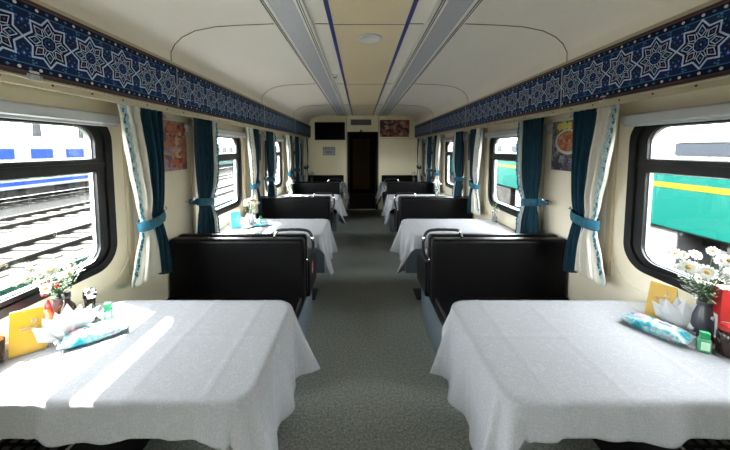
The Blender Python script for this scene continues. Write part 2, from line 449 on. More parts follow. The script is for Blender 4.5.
# ------------------------------------------------------------------ patterned valance panels
pm = [nmat('pattern_midnight_blue', (.008, .018, .075), .5, spec=.12), nmat('pattern_black_blue', (.006, .008, .028), .5, spec=.12),
      nmat('pattern_pale_line', (.50, .60, .82), .5, spec=.12), nmat('pattern_cobalt', (.010, .055, .32), .5, spec=.12),
      nmat('pattern_azure', (.05, .20, .42), .5, spec=.12), nmat('pattern_plum', (.14, .045, .07), .5, spec=.12), nmat('pattern_ivory_dot', (.62, .64, .66), .5, spec=.12)]
def valance_mesh(n=10, Lp=P):
    """local frame: x along the panel, z up, faces +y"""
    mb = MB(); H = .262; e = .0006
    mb.box((0, -.012, -.131), (Lp-.004, 0, .131), 0)
    def poly(pts, lv, mi): mb.add([(a, e*lv, b) for a, b in pts], [tuple(range(len(pts)))], mi)
    def rect(x0, x1, z0, z1, lv, mi): poly([(x0,z0),(x1,z0),(x1,z1),(x0,z1)], lv, mi)
    def loop(pts, w, lv, mi, close=True):
        m_ = len(pts)
        for i in range(m_ if close else m_-1):
            a = Vector(pts[i]); b = Vector(pts[(i+1) % m_]); t = (b-a)
            if t.length < 1e-6: continue
            nn = Vector((-t.y, t.x)).normalized()*w*.5; t = t.normalized()*w*.3
            poly([tuple(a-t-nn), tuple(b+t-nn), tuple(b+t+nn), tuple(a-t+nn)], lv, mi)
    def disc(cx, cz, r, lv, mi, n=6, a0=0, sx=1): poly([(cx+sx*r*math.cos(a0+2*PI*i/n), cz+r*math.sin(a0+2*PI*i/n)) for i in range(n)], lv, mi)
    for sg in (-1, 1):
        rect(.002, Lp-.006, min(sg*.131, sg*.127), max(sg*.131, sg*.127), 2, 5)
        rect(.002, Lp-.006, min(sg*.127, sg*.104), max(sg*.127, sg*.104), 1, 1)
        rect(.002, Lp-.006, min(sg*.101, sg*.098), max(sg*.101, sg*.098), 2, 4)
        q = 5*n
        for i in range(q):
            x = (i+.5)*Lp/q
            if i % 2: disc(x, sg*.1155, .0068, 2, 6, 6, sx=1.1)
            else: disc(x, sg*.1155, .0062, 2, 4, 4, sx=1.3)
        for i in range(3*n):
            x = (i+.5)*Lp/(3*n); disc(x, sg*.094, .0075, 2, 4, 3, PI/2*sg)
    for i in range(n):
        T_ = Lp/n; cx = (i+.5)*T_; rx, rz = T_/2*1.0, .097
        # background flecks
        for (u, v) in ((.042,.088),(-.042,.088),(.042,-.088),(-.042,-.088),(.024,.055),(-.024,.055),(.024,-.055),(-.024,-.055),(0,.055),(0,-.055),(0,.03),(0,-.03),(.018,.07),(-.018,.07),(.018,-.07),(-.018,-.07),(.03,.082),(-.03,.082),(.03,-.082),(-.03,-.082),(.012,.043),(-.012,.043),(.012,-.043),(-.012,-.043)):
            x = cx+T_/2+u
            if x < Lp-.02: disc(x, v, .0048, 2, 5 if abs(u) < .001 else 4, 4)
        for v in (.062, -.062):
            if cx+T_/2 < Lp-.02: disc(cx+T_/2, v, .010, 1, 3, 6); disc(cx+T_/2, v, .0035, 3, 2, 4)
        star = []
        for q in range(16):
            a = q*PI/8; r = 1.0 if q % 2 == 0 else .72
            star.append((cx+rx*r*math.cos(a), rz*r*math.sin(a)))
        poly(star, 2, 1); loop(star, .0068, 4, 2)
        for q in range(8):
            a = q*PI/4; c_, s_ = math.cos(a), math.sin(a)
            kite = [(cx+rx*(.34*c_), rz*.34*s_), (cx+rx*.56*math.cos(a+.28), rz*.56*math.sin(a+.28)), (cx+rx*.80*c_, rz*.80*s_), (cx+rx*.56*math.cos(a-.28), rz*.56*math.sin(a-.28))]
            loop(kite, .0034, 3, 2)
            disc(cx+rx*.56*c_, rz*.56*s_, .006, 3, 5 if q % 2 else 4, 4)
            a2 = a+PI/8
            disc(cx+rx*.52*math.cos(a2), rz*.52*math.sin(a2), .0034, 3, 2, 4)
            disc(cx+rx*.17*c_, rz*.17*s_, .0055, 3, 3, 4, a)
        loop([(cx+rx*.31*math.cos(q*PI/4+PI/8), rz*.31*math.sin(q*PI/4+PI/8)) for q in range(8)], .0030, 4, 2)
        disc(cx, 0, .0035, 4, 2, 4)
        for q in range(8):
            a = q*PI/4+PI/8; loop([(cx+rx*.34*math.cos(a), rz*.34*math.sin(a)), (cx+rx*.60*math.cos(a), rz*.60*math.sin(a))], .0026, 3, 2, False)
    return mb
proto = None
VX = 1.330
for s in (-1, 1):
    nth = 0
    for j in (-2, -1, 0, 1, 2):
        y0 = 2.11+P*(j)          # panel covers y0 .. y0+P
        y1 = y0+P
        where = {-2: 'behind the camera', -1: 'nearest the camera', 0: 'second panel', 1: 'third panel', 2: 'farthest, by end wall'}[j]
        lab = 'blue panel of eight-pointed star pattern above %s windows, %s' % (SIDE[s], where)
        if proto is None:
            proto = valance_mesh().build('valance_panel', pm)
            me = MB(); me.box((0, -.010, .131), (P-.004, .006, .142)); me.box((0, -.010, -.145), (P-.004, .004, -.131))
            me.build('edge_strip', 'brown', proto)
            MB().box((P-.008, 0, -.140), (P-.002, .004, .140)).build('joint_strip', 'alu', proto)
            p_ = proto
        else: p_ = copy_tree(proto)
        tag(p_, lab, 'panel', 'blue star-patterned panels above the windows')
        # left side faces +x, right side faces -x
        if s < 0: p_.rotation_euler = (0, 0, -PI/2); p_.location = (CX-VX, y1, 2.003)
        else: p_.rotation_euler = (0, 0, PI/2); p_.location = (CX+VX, y0, 2.003)
# curtain rails under the panels
for s in (-1, 1):
    r_ = empty('curtain_rail', (CX+s*1.4, (YB+YE)/2, 1.825), 0, 'long beige curtain rail running under the %s patterned panels' % SIDE[s], 'rail')
    def RB(): return MB()
    T = Matrix.Translation((-(CX+s*1.4), -(YB+YE)/2, -1.825))
    mb = MB()
    mb.box((CX+s*1.338, YB, 1.862), (CX+s*WALL, YE, 1.874), 0, T)
    mb.box((CX+s*1.338, YB, 1.850), (CX+s*1.350, YE, 1.870), 0, T)
    mb.box((CX+s*1.372, YB, 1.827), (CX+s*1.388, YE, 1.868), 0, T)
    mb.box((CX+s*1.40, YB, 1.845), (CX+s*1.43, YE, 1.866), 0, T)
    mb.build('rail_profile', 'beige', r_, bevel=.002)
    sw = None
    for i in range(38):
        if sw is None: sw = c = MB().blob((0, 0, 0), .005, 0, 6).build('screw_head', 'black', r_)
        else: c = sw.copy(); col.objects.link(c)
        c.location = T @ Vector((CX+s*1.371, .35+i*.19, 1.847))
    for y in (1.19 if s < 0 else 1.74,):
        mb = MB(); mb.box((CX+s*1.326, y-.03, 1.845), (CX+s*1.336, y+.03, 1.868), 0, T); mb.box((CX+s*1.326, y-.018, 1.868), (CX+s*1.329, y+.018, 1.880), 0, T); mb.tube([(CX+s*1.320, y-.012, 1.856), (CX+s*1.336, y-.012, 1.856)], .006, 8, 0, T); mb.build('metal_clip', 'alu', r_, bevel=.002)

# ------------------------------------------------------------------ ceiling fittings
for s in (-1, 1):
    e_ = empty('ceiling_light', (CX+s*.51, 2.5, 2.43), 0, 'long strip light with grey diffuser and white edges, %s of ceiling centre' % SIDE[s], 'light', 'strip lights along the ceiling')
    ln = (YE-YB)/2-.03; yo = (YB+YE)/2-2.5
    mb = MB()
    for a, b in ((-.125, -.072), (.072, .125)):
        mb.prism([(a, 0), (b, 0), (b, -.022), ((b-.008) if a < 0 else b, -.026), (a if a > 0 else a+.008, -.020), (a, -.008)], lambda u, v: (u, yo-ln, v), lambda u, v: (u, yo+ln, v))
    mb.box((-.125, yo-ln, -.006), (.125, yo+ln, 0)); mb.build('light_frame', 'whitepaint', e_, bevel=.002)
    mb = MB()
    for u in (-.108, -.094, .094, .108): mb.box((u-.002, yo-ln, -.028), (u+.002, yo+ln, -.02))
    mb.build('frame_groove', 'seam', e_)
    mb = MB(); mb.box((-.072, yo-ln, -.020), (.072, yo+ln, -.010)); mb.build('diffuser', 'diffuser', e_)
e_ = empty('ceiling_speaker', (CX+.012, 2.357, 2.424), 0, 'round white ceiling speaker with grey grille in the beige centre panel', 'speaker')
MB().lathe([(.066, 0), (.093, 0), (.093, -.006), (.085, -.012), (.070, -.012), (.066, -.006)], 32).build('rim', 'whitepaint', e_, smooth=True)
MB().lathe([(0, -.004), (.067, -.004), (.067, 0), (0, 0)], 32).build('grille', 'diffuser', e_)
e_ = empty('smoke_detector', (-.293, 3.545, 2.43), 0, 'small round smoke detector on the ceiling between strip light and blue stripe', 'detector')
MB().lathe([(.035, 0), (.035, -.012), (.028, -.020), (0, -.020)], 20).build('base', 'whitepaint', e_, smooth=True)
MB().lathe([(.018, -.020), (.018, -.032), (.012, -.038), (0, -.038)], 16).build('sensor_cap', 'diffuser', e_, smooth=True)

# ------------------------------------------------------------------ end wall fittings
t = empty('television', (-.772, YE, 2.02), 0, 'flat black television mounted on the end wall left of the doorway', 'television')
MB().box((-.385, -.05, -.225), (.385, -.02, .225)).build('casing', 'blackpaint', t, bevel=.005)
MB().box((-.365, -.052, -.205), (.365, -.050, .205)).build('screen', 'screen', t)
MB().box((-.12, -.02, -.1), (.12, -.001, .1)).build('wall_bracket', 'black', t)
t = empty('notice', (-.80, YE, 1.515), 0, 'small framed white notice with blue border and lines below the television', 'sign')
mb = MB()
for a, b, c, d_ in ((-.155,-.105,.155,-.095),(-.155,.095,.155,.105),(-.155,-.105,-.145,.105),(.145,-.105,.155,.105)): mb.box((a, -.012, b), (c, -.001, d_))
mb.build('frame', nmat('navy_frame', (.02, .025, .10), .4), t)
MB().box((-.146, -.008, -.096), (.146, -.002, .096)).build('sheet', 'cardwhite', t)
mb = MB(); mb.box((-.146, -.0095, .040), (.146, -.008, .050))
for z in (-.005, -.025, -.045): mb.box((-.105+abs(z)*.3, -.0095, z-.006), (.105-abs(z)*.3, -.008, z+.005))
for i in range(9): mb.box((-.12+i*.027, -.0095, .062), (-.105+i*.027, -.008, .080))
mb.build('printed_lines', nmat('blue_print', (.06, .08, .35), .5), t)
t = empty('air_vent', (.018, YE, 2.245), 0, 'white framed grey air vent above the doorway', 'vent')
mb = MB()
for a, b, c, d_ in ((-.285,-.095,.285,-.070),(-.285,.070,.285,.095),(-.285,-.095,-.260,.095),(.260,-.095,.285,.095)): mb.box((a, -.02, b), (c, -.001, d_))
mb.build('frame', 'whitepaint', t, bevel=.003)
MB().box((-.26, -.004, -.07), (.26, -.001, .07)).build('back', 'under', t)
mb = MB()
for i in range(8): mb.box((-.26, -.014, -.062+i*.0175), (.26, -.006, -.053+i*.0175))
mb.build('louvres', 'laminate', t)
t = empty('door_sensor', (.018, YE, 2.03), 0, 'tiny brown round sensor just above the doorway', 'sensor')
MB().lathe([(.028, 0), (.028, .012), (.02, .018), (0, .018)], 16, T=Matrix.Rotation(PI/2, 4, 'X')).build('casing', nmat('brown_plastic', (.12, .07, .03), .5), t)

# food pictures ------------------------------------------------------------
def food_mat(name, stops, scale, seed):
    m = nmat(name, rough=.3); b = m.node_tree.nodes['Principled BSDF']
    tc = N(m, 'ShaderNodeTexCoord'); mp = N(m, 'ShaderNodeMapping'); mp.inputs['Location'].default_value = (seed, seed*2, seed*3)
    L(m, tc.outputs['Object'], mp.inputs['Vector'])
    n = N(m, 'ShaderNodeTexNoise'); n.inputs['Scale'].default_value = scale*.8; n.inputs['Detail'].default_value = 5; L(m, mp.outputs['Vector'], n.inputs['Vector'])
    vo = N(m, 'ShaderNodeTexVoronoi'); vo.inputs['Scale'].default_value = scale
    mx = N(m, 'ShaderNodeMixRGB'); mx.inputs['Fac'].default_value = .12
    L(m, mp.outputs['Vector'], mx.inputs['Color1']); L(m, n.outputs['Color'], mx.inputs['Color2']); L(m, mx.outputs['Color'], vo.inputs['Vector'])
    sp = N(m, 'ShaderNodeSeparateColor'); L(m, vo.outputs['Color'], sp.inputs[0])
    a = N(m, 'ShaderNodeMath', operation='ADD'); L(m, sp.outputs[0], a.inputs[0]); L(m, n.outputs['Fac'], a.inputs[1])
    h = N(m, 'ShaderNodeMath', operation='MULTIPLY'); h.inputs[1].default_value = .5; L(m, a.outputs[0], h.inputs[0])
    L(m, ramp(m, h.outputs[0], stops), b.inputs['Base Color'])
    return m
M['foodgrill'] = food_mat('picture_grilled_meat', [(.25, (.02, .008, .006)), (.40, (.16, .035, .025)), (.50, (.42, .15, .11)), (.56, (.04, .015, .012)), (.64, (.55, .32, .26)), (.75, (.05, .02, .015))], 13, 1)
M['fooddark'] = food_mat('picture_dark_table', [(.25, (.015, .015, .02)), (.45, (.05, .05, .07)), (.6, (.35, .35, .38)), (.7, (.06, .04, .06))], 30, 2)
M['foodmeat'] = food_mat('picture_red_dish', [(.25, (.10, .02, .01)), (.45, (.45, .07, .03)), (.55, (.62, .22, .08)), (.65, (.14, .16, .04)), (.8, (.72, .45, .25))], 40, 3)
M['foodfruit'] = food_mat('picture_sweets', [(.25, (.12, .03, .04)), (.4, (.55, .18, .08)), (.5, (.72, .42, .20)), (.6, (.74, .52, .50)), (.72, (.62, .16, .12)), (.85, (.25, .28, .10))], 16, 5)
M['foodpink'] = food_mat('picture_pink_cloth', [(.3, (.16, .07, .08)), (.45, (.42, .28, .32)), (.6, (.30, .10, .07)), (.75, (.45, .36, .40))], 22, 6)
M['fooddim'] = food_mat('picture_dim_berries', [(.25, (.02, .01, .012)), (.5, (.10, .035, .035)), (.7, (.26, .14, .11))], 20, 8)
t = empty('food_picture', (.872, YE, 2.09), 0, 'wide picture of grilled meat on the end wall right of the vent', 'picture')
MB().box((-.375, -.022, -.215), (.375, -.001, .215)).build('backing', 'brown', t, bevel=.002)
MB().box((-.373, -.024, -.213), (.373, -.022, .213)).build('print', 'foodgrill', t)

def wall_picture(s, y, kind, label):
    t = empty('food_picture', (CX+s*(WALL-.001), y, 1.60), PI/2*(1 if s < 0 else -1), label, 'picture')
    h = .19; w = .17          # local: x along wall, -y out of the wall
    MB().box((-w, -.018, -h), (w, -.002, h)).build('backing', 'brown', t, bevel=.002)
    if kind == 'dish':
        MB().box((-w+.002, -.020, -h+.002), (w-.002, -.018, h-.002)).build('print', 'fooddark', t)
        mb = MB()
        for (x, z, r, mi) in ((-.08, .15, .03, 0), (-.03, .155, .035, 1), (.03, .15, .03, 1), (.08, .15, .032, 2), (.12, .14, .04, 2), (.10, .165, .02, 3)):
            mb.add([(x+r*math.cos(q*PI/6), -.0206-.0001*mi, min(z+r*math.sin(q*PI/6), h-.004)) for q in range(12)], [tuple(range(12))], mi)
        mb.build('fruit_print', [nmat('print_yellow', (.65, .5, .08), .4), nmat('print_lime', (.55, .60, .12), .4), nmat('print_crimson', (.55, .03, .04), .4), nmat('print_rose', (.7, .4, .42), .4)], t)
        mb = MB(); mb.add([(.02+.145*math.cos(q*PI/16), -.0213, .03+.095*math.sin(q*PI/16)) for q in range(32)], [tuple(range(32))]); mb.build('plate_print', nmat('print_plate', (.62, .58, .54), .4), t)
        mb = MB(); mb.add([(.02+.122*math.cos(q*PI/16), -.0217, .035+.078*math.sin(q*PI/16)) for q in range(32)], [tuple(range(32))]); mb.build('meat_print', 'foodmeat', t)
    elif kind == 'sweets':
        MB().box((-w+.002, -.020, -h+.002), (w-.002, -.018, h-.002)).build('print', 'foodpink', t)
        rr = random.Random(3); mb = MB(); i = 0
        for q in range(70):
            x = rr.uniform(-w+.03, .09); z = rr.uniform(-h+.03, h-.03); r = rr.uniform(.018, .032)
            if x > .02 and z < .0: continue
            x = -x; i += 1
            mb.add([(x+r*math.cos(g*PI/5), -.0204-.00015*i, z+r*.8*math.sin(g*PI/5)) for g in range(10)], [tuple(range(10))], rr.randrange(5))
        mb.build('sweet_prints', [nmat('print_apricot', (.50, .20, .06), .4), nmat('print_tomato', (.50, .09, .05), .4), nmat('print_cream', (.55, .42, .28), .4), nmat('print_maroon', (.16, .03, .03), .4), nmat('print_coral', (.42, .12, .07), .4)], t)
    else:
        MB().box((-w+.002, -.020, -h+.002), (w-.002, -.018, h-.002)).build('print', 'fooddim', t)
wall_picture(-1, 2.32, 'sweets', 'picture of sweets and fruit on the left wall between teal curtains')
wall_picture(1, 2.28, 'dish', 'picture of a plated red meat dish on the right wall')
wall_picture(-1, 2.28+P, 'dim', 'small dark picture on the left wall beyond the second window')
wall_picture(1, 2.28+P, 'dim', 'small dark picture on the right wall beyond the second window')
# coat hooks
def hook(s, y, label):
    t = empty('coat_hook', (CX+s*WALL, y, 1.82), PI/2*(1 if s < 0 else -1), label, 'hook')
    MB().box((-.012, -.006, -.03), (.012, 0, .045)).build('plate', 'alu', t, bevel=.002)
    for q in (-1, 1):
        mb = MB(); mb.tube([(0, -.006, .0), (q*.01, -.03, -.018), (q*.03, -.045, -.016), (q*.042, -.05, .004)], .0045, 8); mb.build('prong', 'alu', t)
hook(-1, 2.24, 'metal double coat hook on left wall above the sweets picture')
hook(1, 2.26, 'metal double coat hook on right wall above the dish picture')

# ------------------------------------------------------------------ curtains
def lerp_tab(tab, z):
    for (z0, v0), (z1, v1) in zip(tab, tab[1:]):
        if z0 >= z >= z1:
            t = (z0-z)/(z0-z1); t = t*t*(3-2*t)*.5+t*.5; return [a+(b-a)*t for a, b in zip(v0, v1)]
    return tab[-1][1] if z < tab[-1][0] else tab[0][1]
# widths in metres from the window-side edge towards the wall-side (white edge, split, teal edge); 0 = window-side edge at top
TAB = [(1.835, (0, .165, .345)), (1.70, (.015, .18, .34)), (1.45, (.05, .205, .33)), (1.25, (.095, .215, .315)), (1.12, (.125, .225, .305)), (1.04, (.115, .235, .325)), (.90, (.08, .25, .345)), (.755, (.05, .255, .36))]
def make_curtain(seed, wf=1.0):
    """local: +y from the window side towards the wall side, +x into the room"""
    r = random.Random(seed); ph = r.uniform(0, 6)
    e_ = empty('curtain', (0, 0, 0))
    def sheet(i0, i1, nf, amp, x0, lift, top=1.835, bot=.76, ea=0):
        mb = MB(); nu, nv = 44, 60
        def fn(u, v):
            z = top+(bot-top)*v; w = list(lerp_tab(TAB, z)); w[1] = w[0]+(w[1]-w[0])*wf
            a, b = w[i0], w[i1]
            y = a+(b-a)*u
            tie = math.exp(-((z-1.12)/.10)**2)
            am = amp*(1-.62*tie)*(.6+.4*min(1, v*4))
            f = math.sin(u*nf*2*PI+ph+.8*math.sin(v*3+ph))+.35*math.sin(u*nf*4.7*PI+ph*2+v*2)
            y += .006*math.sin(u*nf*2*PI*1.0+1.6+ph)*(1-tie)
            if z > 1.80: y += .004*math.sin(u*60)
            x = x0+am*f+.02*(1-tie)*math.sin(v*PI)*lift
            if z > 1.795: x += .004*math.sin(u*90)
            zz = z+(.012*math.sin(u*nf*2*PI+ph) if v > .97 else 0)-(.05*u if i0 == 1 else .01*math.sin(u*3))*(v**3)
            return (x, y, zz)
        mb.grid(fn, nu, nv); return mb, fn
    mb, fw = sheet(0, 1, 2.4 if wf == 1 else 1.2, .022, .050, .6)
    mb.build('white_curtain', 'cream', e_, smooth=True, thick=.004)
    mb, ft = sheet(1, 2, 2.8 if wf == 1 else 3.8, .026, .050, .2)
    mb.build('teal_curtain', 'teal', e_, smooth=True, thick=.005)
    # gathered headings
    mb = MB()
    # braid with tassels along the white edge
    mb.grid(lambda u, v: (lambda p, q: (p[0]+.010+.004*math.sin(v*120), p[1]+(q[1]-p[1])*0-.004+u*.042, p[2]))(fw(.03, v), fw(.1, v)), 4, 110)
    mb.build('braid_trim', 'lace', e_, smooth=True, thick=.003)
    mb = MB()
    for i in range(27):
        v = .03+i/27.6*.96; p = fw(.05, v)
        mb.blob((p[0]+.018, p[1]+.004+.006*math.sin(i*2.1), p[2]), (.009, .009, .012), 0, 6)
        mb.blob((p[0]+.018, p[1]+.004, p[2]-.016), (.006, .006, .010), 0, 6)
    mb.build('tassel_trim', 'pom', e_, smooth=True)
    # tieback band
    w = lerp_tab(TAB, 1.12); yc = (w[0]+w[2])/2; hy = (w[2]-w[0])/2+.012
    mb = MB()
    def band(u, v):
        a = u*2*PI; zz = 1.12+(v-.5)*.062
        ex = .005*math.sin(v*PI); y_ = yc+(hy+ex)*math.cos(a)
        return (.050+(.048+ex+.002*math.sin(a*9))*math.sin(a), y_, zz+.03*math.cos(a)*.6)
    mb.grid(band, 40, 5); tb = mb.build('tieback', 'tealband', e_, smooth=True, thick=.006)
    mb = MB()
    def tail(u, v):
        return (.045-.035*u+.01*math.sin(u*5), yc+hy-.01+u*.075, 1.138+.012*u+(v-.5)*(.058-.02*u))
    mb.grid(tail, 10, 4); mb.build('tieback_strap', 'tealband', tb, smooth=True, thick=.006)
    mb = MB(); mb.tube([(-.03, yc+hy+.055, 1.15), (.02, yc+hy+.055, 1.15), (.035, yc+hy+.055, 1.165)], .006, 8); mb.blob((.037, yc+hy+.055, 1.167), .011, 0, 8); mb.build('tieback_hook', 'chrome', tb, smooth=True)
    mb = MB()
    for q in range(7): mb.tube([(.045, .02+q*.05, 1.825), (.045, .02+q*.05, 1.845)], .003, 6)
    mb.build('rail_gliders', 'whitepaint', e_)
    return e_
def mirrored(o, parent=None, my=False, mx=False):
    """a real mirrored copy (new mesh data) so no negative scales are left"""
    c = o.copy(); col.objects.link(c)
    if parent: c.parent = parent
    if o.data is not None:
        me = o.data.copy(); Mx = Matrix.Diagonal((-1 if mx else 1, -1 if my else 1, 1, 1)); me.transform(Mx)
        if mx != my: me.flip_normals()
        c.data = me
    for ch in o.children: mirrored(ch, c, my, mx)
    return c
XC = 1.448   # curtain plane (distance from centre)
base = make_curtain(5)
cur = {(-1, 1): base}                      # (side, +1: wall lies beyond the window's far edge)
cur[(1, 1)] = mirrored(base, mx=True); base2 = make_curtain(9, .34)
cur[(1, -1)] = mirrored(base2, my=True, mx=True); cur[(-1, -1)] = mirrored(base2, my=True)
for o_ in [c_ for ch_ in base2.children for c_ in (*ch_.children, ch_)]+[base2]: bpy.data.objects.remove(o_)
used = set()
for s in (-1, 1):
    for j in range(4):
        for e in ((1,) if j == 0 else (-1, 1)):
            ymid = 2.22+P*j
            y = (ymid-.535) if e == 1 else (ymid-P+.565)
            if j == 3 and e == 1: y = 7.21
            if s == 1: y += .025*e
            nm = ['first', 'second', 'third', 'fourth'][j]
            look = 'teal and white curtain'
            lab = '%s, %s edge of the %s %s window from the camera' % (look, 'far' if e == 1 else 'near', nm, SIDE[s])
            loc = (CX+s*XC, y, 0)
            if (s, e) not in used: c = cur[(s, e)]; used.add((s, e)); c.location = loc; c['label'] = lab
            else: c = copy_tree(cur[(s, e)], loc=loc, label=lab)
            c['category'] = 'curtain'; c['group'] = 'tied-back curtains at the windows'

# ------------------------------------------------------------------ benches
BX = .485   # aisle end, from the centre line
BH = .90
def backrest(mb, x0, x1, y0, y1, z0=.40, z1=BH):
    mb.box((x0, y0, z0), (x1, y1, z1))
def bench_pair():
    """right-hand side; local x=0 at the aisle end, +x to the wall; y from 0 (middle)"""
    e_ = empty('double_bench'); Lx = WALL-BX-.012
    MB().box((.03, -.44, 0), (Lx, .50, .335)).build('plinth', 'plinth', e_, bevel=.008)
    MB().box((.025, -.445, .335), (Lx, .505, .355)).build('seat_board', 'black', e_, bevel=.004)
    for y0, y1 in ((-.46, -.05), (.12, .52)):
        MB().box((.012, y0, .355), (Lx, y1, .465)).build('seat', 'leather', e_, bevel=.025, seg=3)
    for y0, y1, q in ((-.055, .04, -1), (.06, .14, 1)):
        mb = MB(); n_ = 10
        def fn(u, v, q=q, ya=(y0 if q < 0 else y1)):
            x = .0+(Lx)*u; z = .40+(BH-.40)*v
            return (x, ya+q*(.012*math.sin(v*PI)), z)
        MB().box((0, y0, .40), (Lx, y1, BH)).build('backrest', 'leather', e_, bevel=.028, seg=4)
    poly = [(.14, .36), (.50, .36), (.52, .50), (.50, .60), (.42, .645), (.14, .66)]
    MB().prism(poly, lambda a, b: (-.012, a, b), lambda a, b: (.03, a, b)).build('end_panel', 'leather', e_, bevel=.012)
    mb = MB(); pts = []
    key = [(.235, .885), (.215, .945), (.165, .962), (.02, .962), (-.035, .945), (-.060, .895), (-.063, .82), (-.045, .755), (-.005, .725), (.01, .722)]
    for i in range(len(key)-1):
        p0 = key[max(i-1, 0)]; p1 = key[i]; p2 = key[i+1]; p3 = key[min(i+2, len(key)-1)]
        for tt in range(4):
            t_ = tt/4; 
            f = lambda a, b, c, d: .5*((2*b)+(-a+c)*t_+(2*a-5*b+4*c-d)*t_*t_+(-a+3*b-3*c+d)*t_**3)
            pts.append((f(p0[0], p1[0], p2[0], p3[0]), 0.0, f(p0[1], p1[1], p2[1], p3[1])))
    pts.append((key[-1][0], 0, key[-1][1]))
    mb.tube(pts, .0115, 10); hr = mb.build('handrail', 'black', e_, smooth=True)
    for i0, i1 in ((1, 6), (19, 22), (30, 33)):
        MB().tube(pts[i0:i1], .0125, 10).build('chrome_sleeve', 'chrome', hr, smooth=True)
    return e_
bp_r = bench_pair()
bp_l = mirrored(bp_r, mx=True)
for s, pr in ((1, bp_r), (-1, bp_l)):
    for j in range(3):
        loc = (CX+s*BX, 2.25+P*j, 0)
        lab = 'black leatherette back-to-back bench with handrail on the %s, %s' % (SIDE[s], ['nearest the camera', 'second from the camera', 'third from the camera'][j])
        c = pr if j == 0 else copy_tree(pr)
        c.location = loc; tag(c, lab, 'bench', 'black back-to-back dining benches')
# red label on the near left bench
sx = CX-BX
o = empty('warning_sticker', (sx+.013, 2.52, .56), 0, 'small red and white sticker on the end of the near left bench', 'sticker')
MB().box((-.001, -.035, -.05), (.001, .035, .05)).build('sticker_base', 'red', o)
mb = MB(); mb.box((.001, -.012, -.04), (.0018, .010, .0)); mb.box((.001, -.02, -.006), (.0018, .018, .004)); mb.box((.001, -.014, .02), (.0018, .014, .036)); mb.build('white_symbol', 'cardwhite', o)
# single benches against the end wall
def end_bench():
    e_ = empty('bench'); Lx = WALL-BX-.012
    MB().box((.03, .06, 0), (Lx, .50, .335)).build('plinth', 'plinth', e_, bevel=.008)
    MB().box((.012, .0, .345), (Lx, .42, .46)).build('seat', 'leather', e_, bevel=.025, seg=3)
    MB().box((0, .40, .40), (Lx, .50, BH)).build('backrest', 'leather', e_, bevel=.028, seg=4)
    return e_
eb = end_bench(); ebl = mirrored(eb, mx=True)
for s, c in ((1, eb), (-1, ebl)):
    c.location = (CX+s*BX, YE-.505, 0); tag(c, 'black leatherette bench against the end wall on the %s of the doorway' % SIDE[s], 'bench', 'single benches against the end wall')

# ------------------------------------------------------------------ tables and cloths
TX = .43       # aisle edge of table top
TY0, TY1 = .935, 1.575
def make_table():
    e_ = empty('dining_table'); Lx = WALL-TX-.006    # local x=0 at aisle edge
    d = TY1-TY0
    mb = MB(); pts = [(a+Lx/2, b+d/2) for a, b in rrect(Lx/2, d/2, .05, 5)]
    mb.prism(pts, lambda a, b: (a, b, .725), lambda a, b: (a, b, .752)); mb.build('tabletop', 'laminate', e_, bevel=.003)
    mb = MB(); mb.lathe([(.028, .012), (.028, .725)], 16, (.22, d/2, 0)); mb.build('leg', 'alu', e_, smooth=True)
    mb = MB(); mb.box((.10, d/2-.12, 0), (.34, d/2+.12, .012)); mb.build('foot_plate', 'black', e_, bevel=.004)
    mb = MB(); mb.box((Lx-.04, .06, .64), (Lx, d-.06, .724)); mb.build('wall_bracket', 'alu', e_)
    return e_
tb_r = make_table(); tb_l = mirrored(tb_r, mx=True)

